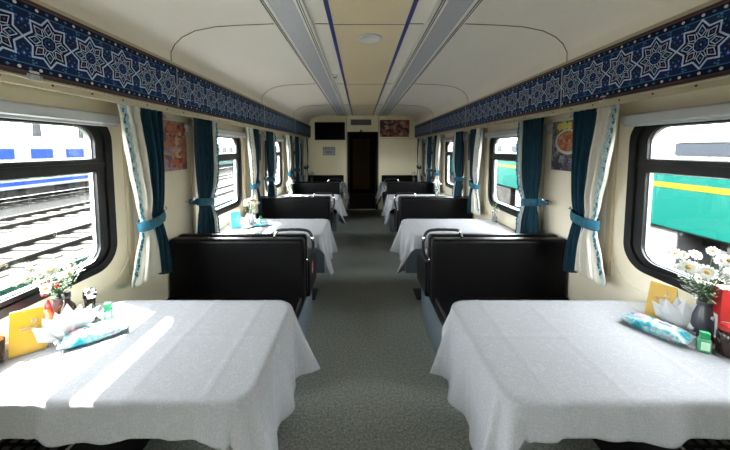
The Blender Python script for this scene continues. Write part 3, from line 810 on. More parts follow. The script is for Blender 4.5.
def cloth(seed, dA=.40, dF=.135, dB=.14):
    """right-hand side; local x=0 at the aisle edge, +x to wall"""
    r = random.Random(seed); d = TY1-TY0; xin = WALL-TX-.165; R = .075
    mb = MB(); st = .0125
    ph = [r.uniform(0, 6.28) for _ in range(6)]
    cre = [(xin*.16, 0), (xin*.44, 0), (xin*.78, 0)]; crey = [d*.52]
    # inner core rectangle (offset of radius R): x>=R, R<=y<=d-R
    nu = int((xin+dA)/st); nv = int((d+dF+dB)/st)
    def fn(u, v):
        x = xin-(xin+dA)*u; y = -dF+(d+dF+dB)*v
        cx = max(x, R); cy = min(max(y, R), d-R)
        dx_, dy_ = x-cx, y-cy
        rr = math.hypot(dx_, dy_)
        over = rr-R
        zb = .7535
        if over <= 0 or rr < 1e-6:
            z = zb+.0015*noise.noise(Vector((x*6, y*6, seed)))
            for c, _ in cre: z += .0042*math.exp(-((x-c)/.008)**2)
            for c in crey: z += .0034*math.exp(-((y-c)/.008)**2)
            z += .0012*math.sin(x*21+ph[0])*math.exp(-((over)/.1)**2)
            return (x, y, max(z, zb))
        nx, ny = dx_/rr, dy_/rr
        px, py = cx+nx*R, cy+ny*R
        ang = math.atan2(-nx, abs(ny))          # 0 = straight front/back, pi/2 = aisle
        sgn = 1 if ny > 0 else -1
        cornerness = math.sin(2*ang) if (nx < -1e-3 and abs(ny) > 1e-3) else 0
        br = .012
        if over < br*PI/2: a = over/br; off = br*math.sin(a); h = br*(1-math.cos(a))
        else: off = br; h = br+(over-br*PI/2)
        par = (px*1.0 if abs(ny) > .5 else 0)+py*(1 if nx < -.5 else 0)
        t = h/.4
        off += .020*t + cornerness*(.075*t+.03*t*t)
        if nx < -.98 or abs(ny) < .02:
            off += t*(.026*math.sin(py*19+ph[1])+.014*math.sin(py*37+ph[2]))
        elif abs(ny) > .98:
            off += h*(.13*math.sin(px*13+ph[3])+.08*math.sin(px*34+ph[4]))
        else:
            off += t*.045*math.sin(abs(ang)*8+ph[5])
        off = max(off, .010)
        zc = zb-h*(1-.10*cornerness)
        for c, _ in cre: off += .005*math.exp(-((x-c)/.009)**2)
        return (px+nx*off, py+ny*off, zc)
    mb.grid(fn, nu, nv)
    o = mb.build('tablecloth', 'cloth', None, smooth=True)
    q = o.modifiers.new('smooth', 'SMOOTH'); q.iterations = 2; q.factor = .5
    q = o.modifiers.new('thickness', 'SOLIDIFY'); q.thickness = .0018; q.offset = 1 
    return o
cl_a = cloth(1); cl_b = cloth(2)
clm = {1: [cl_a, cl_b], -1: [mirrored(cl_a, mx=True), mirrored(cl_b, mx=True)]}
usedc = set()
for s, tt in ((1, tb_r), (-1, tb_l)):
    for j in range(4):
        loc = (CX+s*TX, TY0+P*j, 0)
        lab = 'grey topped dining table on a single metal leg, %s side, %s' % (SIDE[s], ORD[j])
        c = tt if j == 0 else copy_tree(tt)
        c.location = loc; tag(c, lab, 'table', 'dining tables fixed to the walls')
        k2 = (j+(s < 0)) % 2; src = clm[s][k2]
        if (s, k2) in usedc: c = src.copy(); col.objects.link(c)
        else: c = src; usedc.add((s, k2))
        c.location = loc
        tag(c, 'white damask tablecloth draped over the %s table %s' % (SIDE[s], ORD[j]), 'tablecloth', 'white tablecloths')

# ------------------------------------------------------------------ table-top objects
ZT = .7555
def tent_card(loc, rz, mat, label):
    e_ = empty('tent_card', loc, rz, label, 'card')
    w, h, dp = .052, .168, .040
    T = .0015
    MB().add([(-w,-dp,0),(w,-dp,0),(w*.9,-.004,h),(-w*.9,-.004,h),(-w,-dp+T,0),(w,-dp+T,0),(w*.9,-.004+T,h),(-w*.9,-.004+T,h)], [(0,1,2,3),(7,6,5,4),(0,4,5,1),(1,5,6,2),(2,6,7,3),(3,7,4,0)]).build('front_panel', mat, e_)
    MB().add([(-w,dp,0),(w,dp,0),(w*.9,.004,h),(-w*.9,.004,h),(-w,dp-T,0),(w,dp-T,0),(w*.9,.004-T,h),(-w*.9,.004-T,h)], [(3,2,1,0),(4,5,6,7),(1,5,4,0),(2,6,5,1),(3,7,6,2),(0,4,7,3)]).build('back_panel', 'cardwhite', e_)
    MB().box((-w,-dp,0), (w,dp,.0015)).build('base_panel', 'cardwhite', e_)
    def on(u, v): yy = -dp+(dp-.004)*v/h; return (u, yy-.0012, v)
    mb = MB()
    def st(pts, wd=.0016):
        mb.tube([on(*p) for p in pts], wd, 5)
    # pale script line and small crest on the front
    st([(-.022+i*.0022, .098+.0035*math.sin(i*1.9)) for i in range(24)], .0011)
    st([(-.012+i*.0022, .086+.002*math.sin(i*2.3)) for i in range(12)], .0007)
    st([(.012, .116), (.014, .128), (.019, .122), (.024, .131), (.026, .116)], .0018); st([(.014, .122), (.020, .113), (.026, .120)], .0014)
    mb.build('printed_crest', 'cardwhite', e_)
    return e_
tent_card((-1.365, 1.185, ZT), math.radians(40), 'yellowcard', 'yellow tent card standing on the near left table')
tent_card((1.475, 1.415, ZT), math.radians(-62), 'yellowcard', 'yellow tent card behind napkins on the near right table')
tent_card((-1.30, 1.18+P, ZT), math.radians(40), 'cyancard', 'turquoise tent card on the second table on the left')

def napkins(loc, rz, label, n=7, sc_=1.0):
    e_ = empty('napkin_holder', loc, rz, label, 'napkins')
    mb = MB()
    for q in (-1, 1):
        mb.box((-.045, q*.030-.001, 0), (.045, q*.030+.001, .030))
    mb.box((-.045, -.03, 0), (.045, .03, .002)); mb.build('holder', 'alu', e_, bevel=.0008)
    # fan of folded napkins, each a pleated leaf that ends in a point
    for i in range(n):
        u = i/(n-1)-.5; a = u*1.55; h = (.150-.035*abs(u))*sc_; w = .034*sc_; y0 = .030*math.sin(i*2.5)*.6+u*.02
        dirv = Vector((math.sin(a), 0, math.cos(a))); sd = Vector((math.cos(a), 0, -math.sin(a)))
        def P3(t, r, fy): 
            p = dirv*(t*h)+sd*r+Vector((u*.03, y0+fy, .004)); p.z = max(p.z, .003); return p
        vs = [P3(0, -w*.35, 0), P3(0, w*.35, 0), P3(.55, w, .010), P3(1, 0.004, 0), P3(.55, -w, .010), P3(0, 0, -.008), P3(.55, 0, -.010)]
        MB().add(vs, [(0, 5, 6, 4), (5, 1, 2, 6), (4, 6, 3), (6, 2, 3)]).build('napkin', 'napkin', e_, thick=.0015)
    return e_
napkins((-1.262, 1.245, ZT), math.radians(52), 'fan of white paper napkins on the near left table')
napkins((1.455, 1.30, ZT), math.radians(-58), 'fan of white paper napkins on the near right table', 9, 1.0)
napkins((-1.17, 1.20+P, ZT), math.radians(55), 'fan of white paper napkins on the second table on the left')

def wipe_mat():
    m = nmat('printed_wipes_film', rough=.22); b = m.node_tree.nodes['Principled BSDF']
    n = N(m, 'ShaderNodeTexNoise'); n.inputs['Scale'].default_value = 26; n.inputs['Detail'].default_value = 3; n.inputs['Distortion'].default_value = .8
    L(m, coords(m, (1, .5, 1)), n.inputs['Vector'])
    L(m, ramp(m, n.outputs['Fac'], [(.34, (.02, .19, .25)), (.45, (.09, .32, .37)), (.53, (.36, .43, .45)), (.60, (.10, .33, .38)), (.67, (.40, .19, .23))]), b.inputs['Base Color'])
    return m
M['wipes'] = wipe_mat()
def wipes(loc, rz, label):
    e_ = empty('wet_wipes_pack', loc, rz, label, 'wipes')
    mb = MB(); Lw, W, Hh = .104, .060, .044
    def fn(u, v):
        x = (u*2-1); y = (v*2-1)
        t = max(0, 1-abs(x)**5); 
        return (x*Lw, y*W*(.90+.10*(1-abs(x)**3)), Hh*.5+Hh*.55*(t**.6)*max(0, 1-abs(y)**4)**.5+.002*math.sin(x*24+y*5)*t*.6)
    def fb(u, v):
        x = (u*2-1); y = (v*2-1); t = max(0, 1-abs(x)**5)
        return (x*Lw, y*W*(.90+.10*(1-abs(x)**3)), Hh*.5-Hh*.5*(t**.6)*max(0, 1-abs(y)**6)**.5)
    mb.grid(fn, 30, 14); mb.grid(fb, 30, 14); mb.build('packet', 'wipes', e_, smooth=True)
    top = lambda x, y: (x*Lw, y*W, fn((x+1)/2, (y+1)/2)[2]+.0012)
    mb = MB(); mb.grid(lambda u, v: top(-.12+u*.75, -.50+v*.95), 12, 10); mb.build('white_flap', 'cardwhite', e_, smooth=True, thick=.0015)
    mb = MB(); mb.grid(lambda u, v: (lambda p: (p[0], p[1], p[2]+.0016))(top(.05+u*.42, -.18+v*.34)), 8, 6); mb.build('blue_label', nmat('label_navy', (.03, .09, .30), .3), e_, smooth=True)
    mb = MB()
    mb.add([(lambda p: (p[0], p[1], p[2]+.0014))(top(-.55+.20*math.cos(q*PI/8), .0+.38*math.sin(q*PI/8))) for q in range(16)], [tuple(range(16))]); mb.build('pink_emblem', nmat('label_pink', (.62, .16, .24), .3), e_)
    for q in (-1, 1):
        MB().box((q*Lw-.001, -W*.92, Hh*.5-.001), (q*(Lw+.008), W*.92, Hh*.5+.001)).build('sealed_edge', 'wipes', e_)
    return e_
wipes((-1.165, 1.262, ZT), math.radians(40), 'blue, white and pink wet wipes pack on the near left tablecloth')
wipes((1.335, 1.30, ZT), math.radians(-62), 'blue and white wet wipes pack on the near right tablecloth')
wipes((-1.05, 1.27+P, ZT), math.radians(20), 'pale blue wet wipes pack on the second left tablecloth')

def gel(loc, rz, label):
    e_ = empty('sanitizer_bottle', loc, rz, label, 'bottle')
    MB().box((-.019, -.012, 0), (.019, .012, .058)).build('bottle_body', 'greengel', e_, bevel=.006, seg=3)
    mb = MB(); mb.box((-.014, -.010, .058), (.014, .010, .084)); mb.build('cap', 'green', e_, bevel=.003)
    MB().box((-.013, -.0128, .012), (.013, -.0122, .046)).build('paper_label', nmat('pale_label', (.45, .7, .5), .4), e_)
gel((-1.215, 1.395, ZT), .5, 'small green sanitizer bottle on the near left table')
gel((1.395, 1.165, ZT), -.5, 'small green sanitizer bottle on the near right table')
gel((-1.10, 1.36+P, ZT), .5, 'tiny green bottle on the second table on the left')

def bottle(loc, label):
    e_ = empty('sauce_bottle', loc, .6, label, 'bottle')
    MB().lathe([(.0, 0), (.030, 0), (.032, .006), (.032, .095), (.028, .112), (.015, .132), (.013, .150), (0, .150)], 24).build('bottle_body', 'sauce', e_, smooth=True)
    MB().lathe([(.0155, .148), (.0165, .150), (.0165, .172), (0, .174)], 20).build('cap', 'black', e_, smooth=True)
    mb = MB(); mb.grid(lambda u, v: (.0326*math.cos(-2.5+u*1.9), .0326*math.sin(-2.5+u*1.9), .035+v*.055), 12, 2); mb.build('paper_label', nmat('taupe_label', (.30, .22, .20), .5), e_, smooth=True)
    mb = MB(); mb.add([(.0332*math.cos(-1.6+.42*math.cos(q*PI/8)), .0332*math.sin(-1.6+.42*math.cos(q*PI/8)), .062+.014*math.sin(q*PI/8)) for q in range(16)], [tuple(range(16))]); mb.build('oval_emblem', 'cardwhite', e_)
    return e_
bottle((-1.335, 1.318, ZT), 'dark sauce bottle with oval label on the near left table')
def shaker(loc, label):
    e_ = empty('salt_shaker', loc, 0, label, 'shaker')
    MB().lathe([(0, 0), (.024, 0), (.026, .01), (.020, .07), (.022, .11), (0, .11)], 20).build('jar', 'sauce', e_, smooth=True)
    MB().lathe([(.024, .108), (.027, .112), (.027, .135), (.018, .150), (0, .153)], 20).build('metal_lid', 'chrome', e_, smooth=True)
    mb = MB(); mb.tube([(.01, 0, .146), (.04, -.02, .158), (.056, -.03, .15)], .005, 8); mb.build('pour_spout', 'chrome', e_, smooth=True)
shaker((-1.305, 1.40, ZT), 'small dark condiment jar with silver pouring lid, near left table')
def squeeze(loc, label):
    e_ = empty('ketchup_bottle', loc, .3, label, 'bottle')
    MB().lathe([(0, 0), (.018, 0), (.020, .01), (.020, .10), (.010, .125), (0, .125)], 18).build('bottle_body', 'orange', e_, smooth=True)
    MB().lathe([(.011, .124), (.011, .138), (.004, .160), (0, .161)], 14).build('nozzle', 'red', e_, smooth=True)
squeeze((-1.375, 1.275, ZT), 'slim orange squeeze bottle with red nozzle beside the sauce bottle')
# right near table: red can and dark jar
e_ = empty('red_box', (1.535, 1.215, ZT), math.radians(-20), 'red and white carton on the near right table beside the vase', 'box')
MB().box((-.035, -.03, 0), (.035, .03, .245)).build('carton', 'red', e_, bevel=.003)
mb = MB(); mb.box((-.0356, -.020, .03), (-.035, .024, .13)); mb.box((-.028, -.0306, .03), (.010, -.030, .11)); mb.build('white_patch', 'cardwhite', e_)
e_ = empty('glass_jar', (1.475, 1.150, ZT), 0, 'dark glass jar with silver lid at the near right table edge', 'jar')
MB().lathe([(0, 0), (.030, 0), (.034, .008), (.034, .085), (.026, .10), (0, .10)], 24).build('jar_body', 'sauce', e_, smooth=True)
MB().lathe([(.027, .098), (.028, .10), (.028, .118), (0, .120)], 20).build('lid', 'red', e_, smooth=True)
# near-left glass at the frame edge
e_ = empty('drinking_glass', (-1.415, 1.105, ZT), 0, 'small dark tumbler with orange top at the left picture edge', 'glass')
MB().lathe([(0, 0), (.026, 0), (.032, .085), (.030, .085), (.025, .006), (0, .006)], 20).build('tumbler', 'sauce', e_, smooth=True)
MB().lathe([(0, .07), (.029, .07), (.026, .092), (0, .098)], 14).build('snack_top', nmat('amber_crisps', (.50, .24, .05), .6), e_, smooth=True)

# flowers
PM = {}
def daisy_parts(e_, stem_pts, head, up, R, mat='petal', share=None):
    up = Vector(up).normalized(); q = up.to_track_quat('Z', 'Y').to_matrix().to_4x4(); T = Matrix.Translation(head) @ q
    mb = MB(); npt = 13
    for i in range(npt):
        a = 2*PI*i/npt+rnd.uniform(-.06, .06); Rr = R*rnd.uniform(.9, 1.05); w = R*.20; dz = rnd.uniform(-.15, .12)*R
        c, s_ = math.cos(a), math.sin(a)
        def pt(r, t, z): return (r*c-t*s_, r*s_+t*c, z)
        vs = [pt(R*.16, -w*.5, 0), pt(R*.16, w*.5, 0), pt(Rr*.6, w, R*.08+dz*.4), pt(Rr*.95, w*.6, dz), pt(Rr, 0, dz), pt(Rr*.95, -w*.6, dz), pt(Rr*.6, -w, R*.08+dz*.4)]
        mb.add(vs, [(0, 1, 2, 6), (2, 3, 4, 5, 6)], 0, T)
    mb.build('petals', mat, e_, thick=.0008)
    MB().blob((0, 0, R*.05), (R*.27, R*.27, R*.16), 0, 10, T).build('flower_centre', 'disc', e_, smooth=True)
    MB().tube(stem_pts, .0016, 5).build('stem', 'stem', e_)
def stem_curve(a, b, bend=.03):
    a, b = Vector(a), Vector(b); pts = []
    for i in range(7):
        t = i/6; p = a.lerp(b, t); d = (b-a); 
        p += Vector((d.x, d.y, 0))*(-.25*math.sin(t*PI)); pts.append(p)
    return pts
def vase(name, loc, h, r, mat, label, cat='vase'):
    e_ = empty(name, loc, 0, label, cat)
    MB().lathe([(0, 0), (r*.75, 0), (r*.95, h*.06), (r, h*.35), (r*.92, h*.62), (r*.62, h*.85), (r*.60, h*.93), (r*.72, h), (r*.64, h), (r*.52, h*.92), (r*.55, h*.85), (r*.8, h*.6), (r*.85, h*.3), (0, h*.05)], 28).build('vase_body', mat, e_, smooth=True)
    MB().lathe([(0, h*.80), (r*.50, h*.80)], 16).build('soil_plug', 'stem', e_)
    return e_
def greens(loc, seed, n, spread, h, label, name='greenery_sprigs', berries=0, top=None):
    r = random.Random(seed); mb = MB(); o_ = None
    for i in range(n):
        a = r.uniform(0, 6.28); rr = spread*math.sqrt(r.random()); hh = h*r.uniform(.45, 1)
        b = Vector((rr*math.cos(a), rr*math.sin(a), hh)); pts = stem_curve((0, 0, -.03), b)
        mb.tube(pts, .0011, 4, 0)
        for q in range(11):
            t = .35+.65*q/10; p = pts[0].lerp(b, t)+Vector((r.uniform(-.010, .010), r.uniform(-.010, .010), r.uniform(-.006, .006)))
            d = Vector((r.uniform(-1, 1), r.uniform(-1, 1), r.uniform(-.2, 1))).normalized()*r.uniform(.012, .022); w = d.cross(Vector((0, 0, 1))).normalized()*.0045
            mb.add([p, p+d*.5+w, p+d, p+d*.5-w], [(0, 1, 2, 3)], 1)
    o_ = mb.build(name, ['stem', 'leaf'], None, loc=loc)
    tag(o_, label, 'greenery', kind='stuff'); return o_
vl = Vector((-1.385, 1.34, ZT)); vr = Vector((1.50, 1.262, ZT))
vase('flower_vase', vl, .145, .040, 'vase', 'dark round vase of daisies on the near left table')
vase('flower_vase', vr, .165, .043, 'vase', 'dark round vase of daisies on the near right table')
greens(vl+Vector((0, 0, .14)), 1, 26, .10, .17, 'green sprigs among the daisies in the near left vase')
greens(vr+Vector((0, 0, .16)), 2, 34, .11, .15, 'green sprigs among the daisies in the near right vase')
Lh = [(-1.37,1.16,1.085),(-1.36,1.19,1.05),(-1.38,1.22,1.075),(-1.35,1.215,1.02),(-1.38,1.255,1.04),(-1.34,1.24,.985),(-1.40,1.29,1.065),(-1.36,1.285,1.045),(-1.33,1.305,1.01),(-1.39,1.33,1.03),(-1.35,1.345,1.035),(-1.37,1.37,.995),(-1.39,1.41,1.02),(-1.42,1.20,1.03),(-1.41,1.37,1.045)]
Rh = [(1.44,1.285,1.060,.031),(1.455,1.225,1.062,.029),(1.46,1.36,1.095,.024),(1.52,1.33,1.10,.022),(1.50,1.19,1.125,.026),(1.48,1.16,1.09,.026),(1.53,1.24,1.105,.022),(1.46,1.26,1.02,.018),(1.50,1.31,1.055,.020),(1.54,1.40,1.07,.022),(1.45,1.33,1.045,.016),(1.52,1.17,1.14,.022),(1.55,1.29,1.13,.02)]
words_l = ['leftmost', 'second from left', 'upper left', 'low left', 'inner left', 'lowest', 'top middle', 'middle', 'low middle', 'rear middle', 'right of middle', 'low right', 'rightmost', 'rear left', 'rear right']
for i, p in enumerate(Lh):
    e_ = empty('daisy', vl+Vector((0, 0, .12)), 0, 'small white daisy in the near left vase', 'flower', 'white daisies in the near left vase')
    b = Vector(p)-(vl+Vector((0, 0, .12)))
    daisy_parts(e_, stem_curve((0, 0, 0), b), b, (rnd.uniform(.2, .9), rnd.uniform(-1, -.1), rnd.uniform(.3, 1)), rnd.uniform(.015, .024))
for i, (x, y, z, R) in enumerate(Rh):
    big = i < 2
    e_ = empty('daisy', vr+Vector((0, 0, .13)), 0, ['largest white daisy at the left front of the near right bouquet', 'large white daisy just right of the largest one, near right bouquet'][i] if big else 'smaller white daisy in the near right vase', 'flower', 'white daisies in the near right vase')
    b = Vector((x, y, z))-(vr+Vector((0, 0, .13)))
    daisy_parts(e_, stem_curve((0, 0, 0), b), b, (-.75, -.9, .45) if big else (rnd.uniform(-.9, .1), rnd.uniform(-1, -.1), rnd.uniform(.3, 1)), R*1.15)
# red berries among the left flowers
for i, (dx_, dy_, dz_) in enumerate(((.02, -.075, .10), (.04, -.05, .075), (.035, -.10, .06))):
    e_ = empty('red_carnation', vl+Vector((0, 0, .14)), 0, 'small red bloom tucked among the daisies on the near left table', 'flower', 'red blooms in the near left vase')
    mb = MB()
    for q in range(14):
        a = q*2.4; mb.blob((dx_+.006*math.cos(a), dy_+.006*math.sin(a), dz_+.0007*q), (.005, .005, .004), 0, 6)
    mb.build('bloom', 'red', e_, smooth=True)
    MB().tube(stem_curve((0, 0, -.02), (dx_, dy_, dz_)), .0015, 5).build('stem', 'stem', e_)
# bouquets farther on
def bouquet(loc, seed, mat, n, label, h=.17, spread=.07, R=.024):
    r = random.Random(seed); e_ = empty('flower_bouquet', loc, 0, label, 'bouquet', 'small bouquets on the farther tables')
    st = MB()
    for i in range(n):
        a = i*2.4; rr = spread*math.sqrt((i+.5)/n); b = Vector((rr*math.cos(a), rr*math.sin(a), h*(1-.35*(rr/spread)**2)*r.uniform(.9, 1.05)))
        st.tube(stem_curve((0, 0, -.03), b), .0014, 4, 0)
        for q in range(4):
            p = b*r.uniform(.4, .9); d = Vector((r.uniform(-1, 1), r.uniform(-1, 1), .4)).normalized()*.025; w = d.cross(Vector((0, 0, 1))).normalized()*.006
            st.add([p, p+d*.5+w, p+d, p+d*.5-w], [(0, 1, 2, 3)], 1)
        if mat:
            mb = MB()
            for lay in range(3):
                for q in range(6):
                    t = q*PI/3+lay*.5; rad = R*(.35+.28*lay)
                    mb.blob((b.x+rad*.6*math.cos(t), b.y+rad*.6*math.sin(t), b.z+R*(.4-.2*lay)), (R*.42, R*.42, R*.30), 0, 6)
            mb.build('bloom', mat, e_, smooth=True)
    st.build('stems', ['stem', 'leaf'], e_)
    return e_
v2 = Vector((-1.20, 1.36+P, ZT)); vase('flower_vase', v2, .12, .035, 'vase', 'grey vase of pale flowers on the second table on the left')
bouquet(v2+Vector((0, 0, .10)), 3, 'peach', 10, 'white and peach flowers on the second table on the left', .17, .075, .028)
def glassvase(loc, label):
    e_ = empty('glass_vase', loc, 0, label, 'vase')
    MB().lathe([(0, 0), (.026, 0), (.028, .004), (.026, .10), (.030, .125), (.027, .125), (.023, .10), (.024, .012), (0, .012)], 20).build('vase_body', 'clear', e_, smooth=True)
v = Vector((1.50, 3.30, ZT)); glassvase(v, 'clear glass vase on the second table on the right'); bouquet(v+Vector((0, 0, .05)), 4, None, 9, 'thin green sprigs in the glass vase, second table on the right', .20, .05)
for s in (-1, 1):
    for j in (2, 3):
        v = Vector((CX+s*(1.26 if j == 2 else 1.2), 1.33+P*j, ZT)); glassvase(v, 'small glass vase on the %s table on the %s' % (['third', 'fourth'][j-2], SIDE[s]))
        bouquet(v+Vector((0, 0, .06)), 5+j+s, 'petal', 8, 'white flowers with greenery on the %s table on the %s' % (['third', 'fourth'][j-2], SIDE[s]), .22, .07, .026)
# glass saucer and bottle on second left table
e_ = empty('condiment_jar', (-1.36, 1.30+P, ZT), 0, 'small glass condiment jar with dark top on the second left table', 'jar')
MB().lathe([(0, 0), (.028, 0), (.028, .07), (.022, .08), (0, .08)], 18).build('jar_body', 'clear', e_, smooth=True)
MB().lathe([(.024, .079), (.024, .10), (0, .102)], 18).build('lid', 'black', e_, smooth=True)

# perforated heater cover under the near right table
e_ = empty('heater_cover', (CX+WALL-.10, 1.25, 0), 0, 'dark perforated heater cover on the floor under the near right table', 'heater')
def hc(s, e_):
    MB().box((-.22, -.60, 0), (.085, .48, .40)).build('casing', 'under', e_, bevel=.006)
    for q in range(5):
        mb = MB()
        for i in range(26): mb.box((-.17+q*.048, -.55+i*.038, .4005), (-.14+q*.048, -.528+i*.038, .4015))
        mb.build('slotted_grille', 'black', e_)
    MB().box((-.215, -.60, .400), (-.205, .48, .404)).build('trim_strip', 'alu', e_)
hc(1, e_)
e_ = empty('heater_cover', (CX-WALL+.10, 1.13, 0), PI, 'dark perforated heater cover on the floor under the near left table', 'heater')
hc(-1, e_)

# ------------------------------------------------------------------ outside
GZ = -1.36
o = MB().box((-160, -60, GZ-.2), (160, 200, GZ)).build('ground', 'gravel'); struct(o)
o = MB().box((-12.1, -30, GZ), (-11.0, 90, GZ+.02)).build('trim_path', 'path'); struct(o)
o = MB().box((-17.1, -30, GZ), (-15.1, 90, GZ+.02)).build('trim_path', 'path'); struct(o)
def track(x, label, y0=3, y1=60, nsl=90):
    e_ = empty('railway_track', (x, 0, GZ), 0, label, 'track', 'railway tracks in the yard')
    for q in (-1, 1):
        mb = MB(); a = q*.72
        mb.box((a-.03, y0-20, .02), (a+.03, y1+50, .13), 0); mb.box((a-.07, y0-20, .0), (a+.07, y1+50, .03), 0); mb.box((a-.036, y0-20, .13), (a+.036, y1+50, .165), 1)
        mb.build('rail', ['rail', 'railtop'], e_)
    p = None
    for i in range(nsl):
        if p is None: p = MB().box((-1.25, -.11, -.02), (1.25, .11, .045)).build('sleeper', 'concrete', e_, bevel=.02); c = p
        else: c = p.copy(); col.objects.link(c); c.parent = e_
        c.location = (0, y0+i*.62, 0)
    return e_
track(-9.42, 'railway track outside the left windows, nearest the carriage')
track(-13.6, 'railway track outside the left windows, middle of the three')
track(-18.9, 'railway track under the parked blue train on the left', 8, 60, 80)
track(6.9, 'railway track under the teal coach on the right', 0, 40, 60)
# green low boards beside our carriage
e_ = empty('low_fence', (-5.0, 6, GZ), 0, 'low sea green boarded barrier beside the left windows', 'fence')
MB().box((-.03, -10, .1), (.03, 14, .98)).build('board', 'fence', e_, bevel=.01)
for i in range(9): MB().box((-.12, -9+i*2.6, 0), (-.03, -8.9+i*2.6, .98)).build('post', 'mast', e_)

def coach(x, y, Ln, style, label, W=2.9, s=1):
    """body from z=+0.12..; s=+1: we look at its -x side"""
    e_ = empty('railway_coach', (x, y, GZ), 0, label, 'train coach', 'coaches parked in the yard')
    dz = {'near': 0, 'far': 0}.get(style, 0)
    zb, zs, z1 = (1.50, 2.44, 2.52) if style in ('near',) else (.85, 2.3, 2.4)
    zr = 3.85 if style == 'near' else 3.40
    lower = {'near': 'coachteal', 'teal': 'coachteal', 'blue': 'coachwhite'}[style]
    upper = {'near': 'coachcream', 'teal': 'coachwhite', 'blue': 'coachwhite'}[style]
    hw = W/2
    MB().box((-hw, 0, zb), (hw, Ln, zs-.12)).build('lower_body', lower, e_, bevel=.05)
    if style == 'near':
        MB().box((-hw-.004, .02, zs-.20), (hw+.004, Ln-.02, zs-.10)).build('yellow_stripe', 'coachyellow', e_)
        MB().box((-hw, 0, zs-.12), (hw, Ln, z1)).build('waist_band', 'coachteal', e_)
    elif style == 'blue':
        MB().box((-hw-.004, .02, 1.05), (hw+.004, Ln-.02, 1.25)).build('blue_stripe', 'coachblue', e_)
    MB().box((-hw+.02, 0, z1-.15), (hw-.02, Ln, zr)).build('upper_body', upper, e_, bevel=.03)
    pr = [(-hw, zr), (-hw*.9, zr+.16), (-hw*.6, zr+.32), (0, zr+.40), (hw*.6, zr+.32), (hw*.9, zr+.16), (hw, zr)]
    if style != 'near': pr = [(a, zr+(b-zr)*.55) for a, b in pr]
    MB().prism(pr, lambda a, b: (a, 0, b), lambda a, b: (a, Ln, b)).build('roof', 'coachroof', e_)
    n_ = int(Ln/1.9); wp = None
    zw0, zw1 = {'near': (2.82, 3.20), 'teal': (2.45, 3.10), 'blue': (2.42, 2.92)}[style]
    for i in range(n_):
        if wp is None:
            mb = MB(); ww = .55 if style != 'blue' else .55
            mb.box((-hw-.01, -ww, zw0), (-hw+.05, ww, zw1-.172 if style == 'near' else zw1), 0); mb.box((hw-.05, -ww, zw0), (hw+.01, ww, zw1), 0)
            if style == 'near': 
                mb.box((-hw-.02, -ww, zw1-.17), (-hw-.012, ww, zw1), 1)
            wp = mb.build('coach_window', ['coachblue' if style == 'blue' else 'coachwin', 'coachblind'], e_, bevel=.01); c = wp
        else: c = wp.copy(); col.objects.link(c); c.parent = e_
        c.location = (0, 1.2+i*1.9, 0)
    # underframe
    if style == 'near':
        mb = MB(); mb.box((-hw+.5, .2, 1.25), (hw-.5, Ln-.2, zb)); mb.build('underframe', 'under', e_)
        rr = random.Random(4); yy = 1.0
        while yy < Ln-2:
            w = rr.uniform(.8, 1.8); MB().box((-hw+.06, yy, .70+rr.uniform(0, .2)), (-hw+.85, yy+w, zb)).build('equipment_box', 'undergrey' if rr.random() < .7 else 'under', e_, bevel=.02); yy += w+rr.uniform(.15, .8)
    else:
        mb = MB(); mb.box((-hw+.35, .3, .45), (hw-.35, Ln-.3, zb)); mb.build('underframe', 'under', e_)
    for yb_ in (3.0, Ln-3.5):
        b_ = MB().box((-hw+.3, yb_-1.6, .42), (-hw+.42, yb_+1.6, .72)).box((hw-.42, yb_-1.6, .42), (hw-.3, yb_+1.6, .72)).build('bogie', 'under', e_, bevel=.03)
        for d_ in (-1.1, 1.1):
            MB().lathe([(0, -.76), (.42, -.76), (.42, -.64), (.1, -.6), (.1, .6), (.42, .64), (.42, .76), (0, .76)], 20, T=Matrix.Translation((0, yb_+d_, .58)) @ Matrix.Rotation(PI/2, 4, 'Y')).build('wheelset', 'under', b_, smooth=False)
    return e_
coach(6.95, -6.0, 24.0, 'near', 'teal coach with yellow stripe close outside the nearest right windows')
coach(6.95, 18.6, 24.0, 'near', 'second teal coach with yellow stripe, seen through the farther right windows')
coach(-18.9, 2.0, 25.0, 'blue', 'blue and white coach parked across the yard on the left')
coach(-18.9, 28.0, 24.0, 'teal', 'teal coach with pale upper side far across the yard, left')
coach(-18.9, 53.0, 24.0, 'teal', 'farthest teal coach at the end of the yard, left')
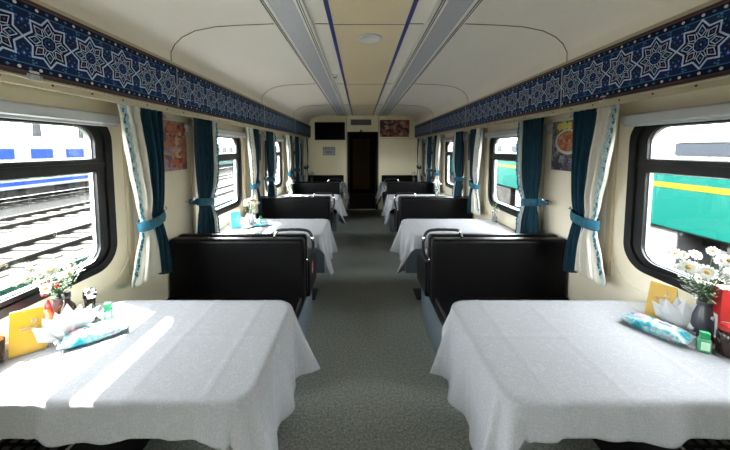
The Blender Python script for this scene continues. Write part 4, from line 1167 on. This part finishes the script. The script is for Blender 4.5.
# overhead line masts
for i, (x, y) in enumerate(((-24, 22.4), (-24, 47), (-31, 33.5), (-31, 60))):
    e_ = empty('overhead_line_mast', (x, y, GZ), 0, 'grey overhead line mast %s' % ['behind the blue coach, left window', 'behind the teal coach, second left window', 'thin one farther back in left window', 'farthest back in the yard'][i], 'mast', 'overhead line masts')
    MB().box((-.17, -.17, 0), (.17, .17, 11)).build('pole', 'mast', e_)
    mb = MB(); mb.tube([(0, 0, 8.2), (4.6, 0, 8.8)], .05, 6); mb.tube([(0, 0, 7.0), (4.2, 0, 8.7)], .04, 6); mb.tube([(0, 0, 9.8), (3.0, 0, 8.6)], .03, 6); mb.build('bracket_arm', 'mast', e_)
e_ = empty('overhead_wire', (-20, 20, 6.8), 0, 'thin overhead wires above the left yard tracks', 'wire', None)
for x, z in ((0, 0), (0, .9), (-6.5, 0), (-6.5, 1.0)):
    MB().tube([(x, -40, z), (x, 90, z)], .018, 5).build('wire', 'mast', e_)

# ------------------------------------------------------------------ light
w = bpy.data.worlds.new('World'); sc.world = w; w.use_nodes = True
bg = w.node_tree.nodes['Background']; bg.inputs['Color'].default_value = (.985, .985, 1, 1); bg.inputs['Strength'].default_value = 13.0
sl = bpy.data.lights.new('sun', 'SUN'); sl.energy = 68; sl.angle = math.radians(.8); sl.color = (1, .95, .86)
so = bpy.data.objects.new('sun', sl); col.objects.link(so)
so.rotation_euler = Vector((.655, -.27, -1)).to_track_quat('-Z', 'Y').to_euler()
for s in (-1, 1):
    for j in (-1, 0, 1, 2, 3):
        al = bpy.data.lights.new('window_portal', 'AREA'); al.shape = 'RECTANGLE'; al.size = HH*2; al.size_y = HW*2
        al.cycles.is_portal = True
        ao = bpy.data.objects.new('window_portal', al); col.objects.link(ao)
        ao.location = (CX+s*(WALL+.040), WY+P*j, WZ)
        ao.rotation_euler = (0, PI/2*(1 if s > 0 else -1), 0)

# ------------------------------------------------------------------ camera
f = 300.; tilt = math.radians(4)
cam = bpy.data.cameras.new('camera'); co = bpy.data.objects.new('camera', cam); col.objects.link(co)
cam.sensor_fit = 'HORIZONTAL'; cam.sensor_width = 36; cam.lens = 36*f/730
cam.shift_y = -(225-169.5)/730; cam.shift_x = (365-360.3)/730
cam.clip_start = .02; cam.clip_end = 500
co.location = (0, 0, 1.58); co.rotation_euler = (PI/2-tilt, 0, 0)
sc.camera = co
vs_ = sc.view_settings
vs_.view_transform = 'Standard'; vs_.look = 'None'; vs_.exposure = 1.5; vs_.gamma = 1; vs_.use_curve_mapping = False
sc.cycles.max_bounces = 14; sc.cycles.diffuse_bounces = 12; sc.cycles.transparent_max_bounces = 12
sc.cycles.use_denoising = True
sc.cycles.sample_clamp_indirect = 8
sc.cycles.caustics_reflective = False; sc.cycles.caustics_refractive = False
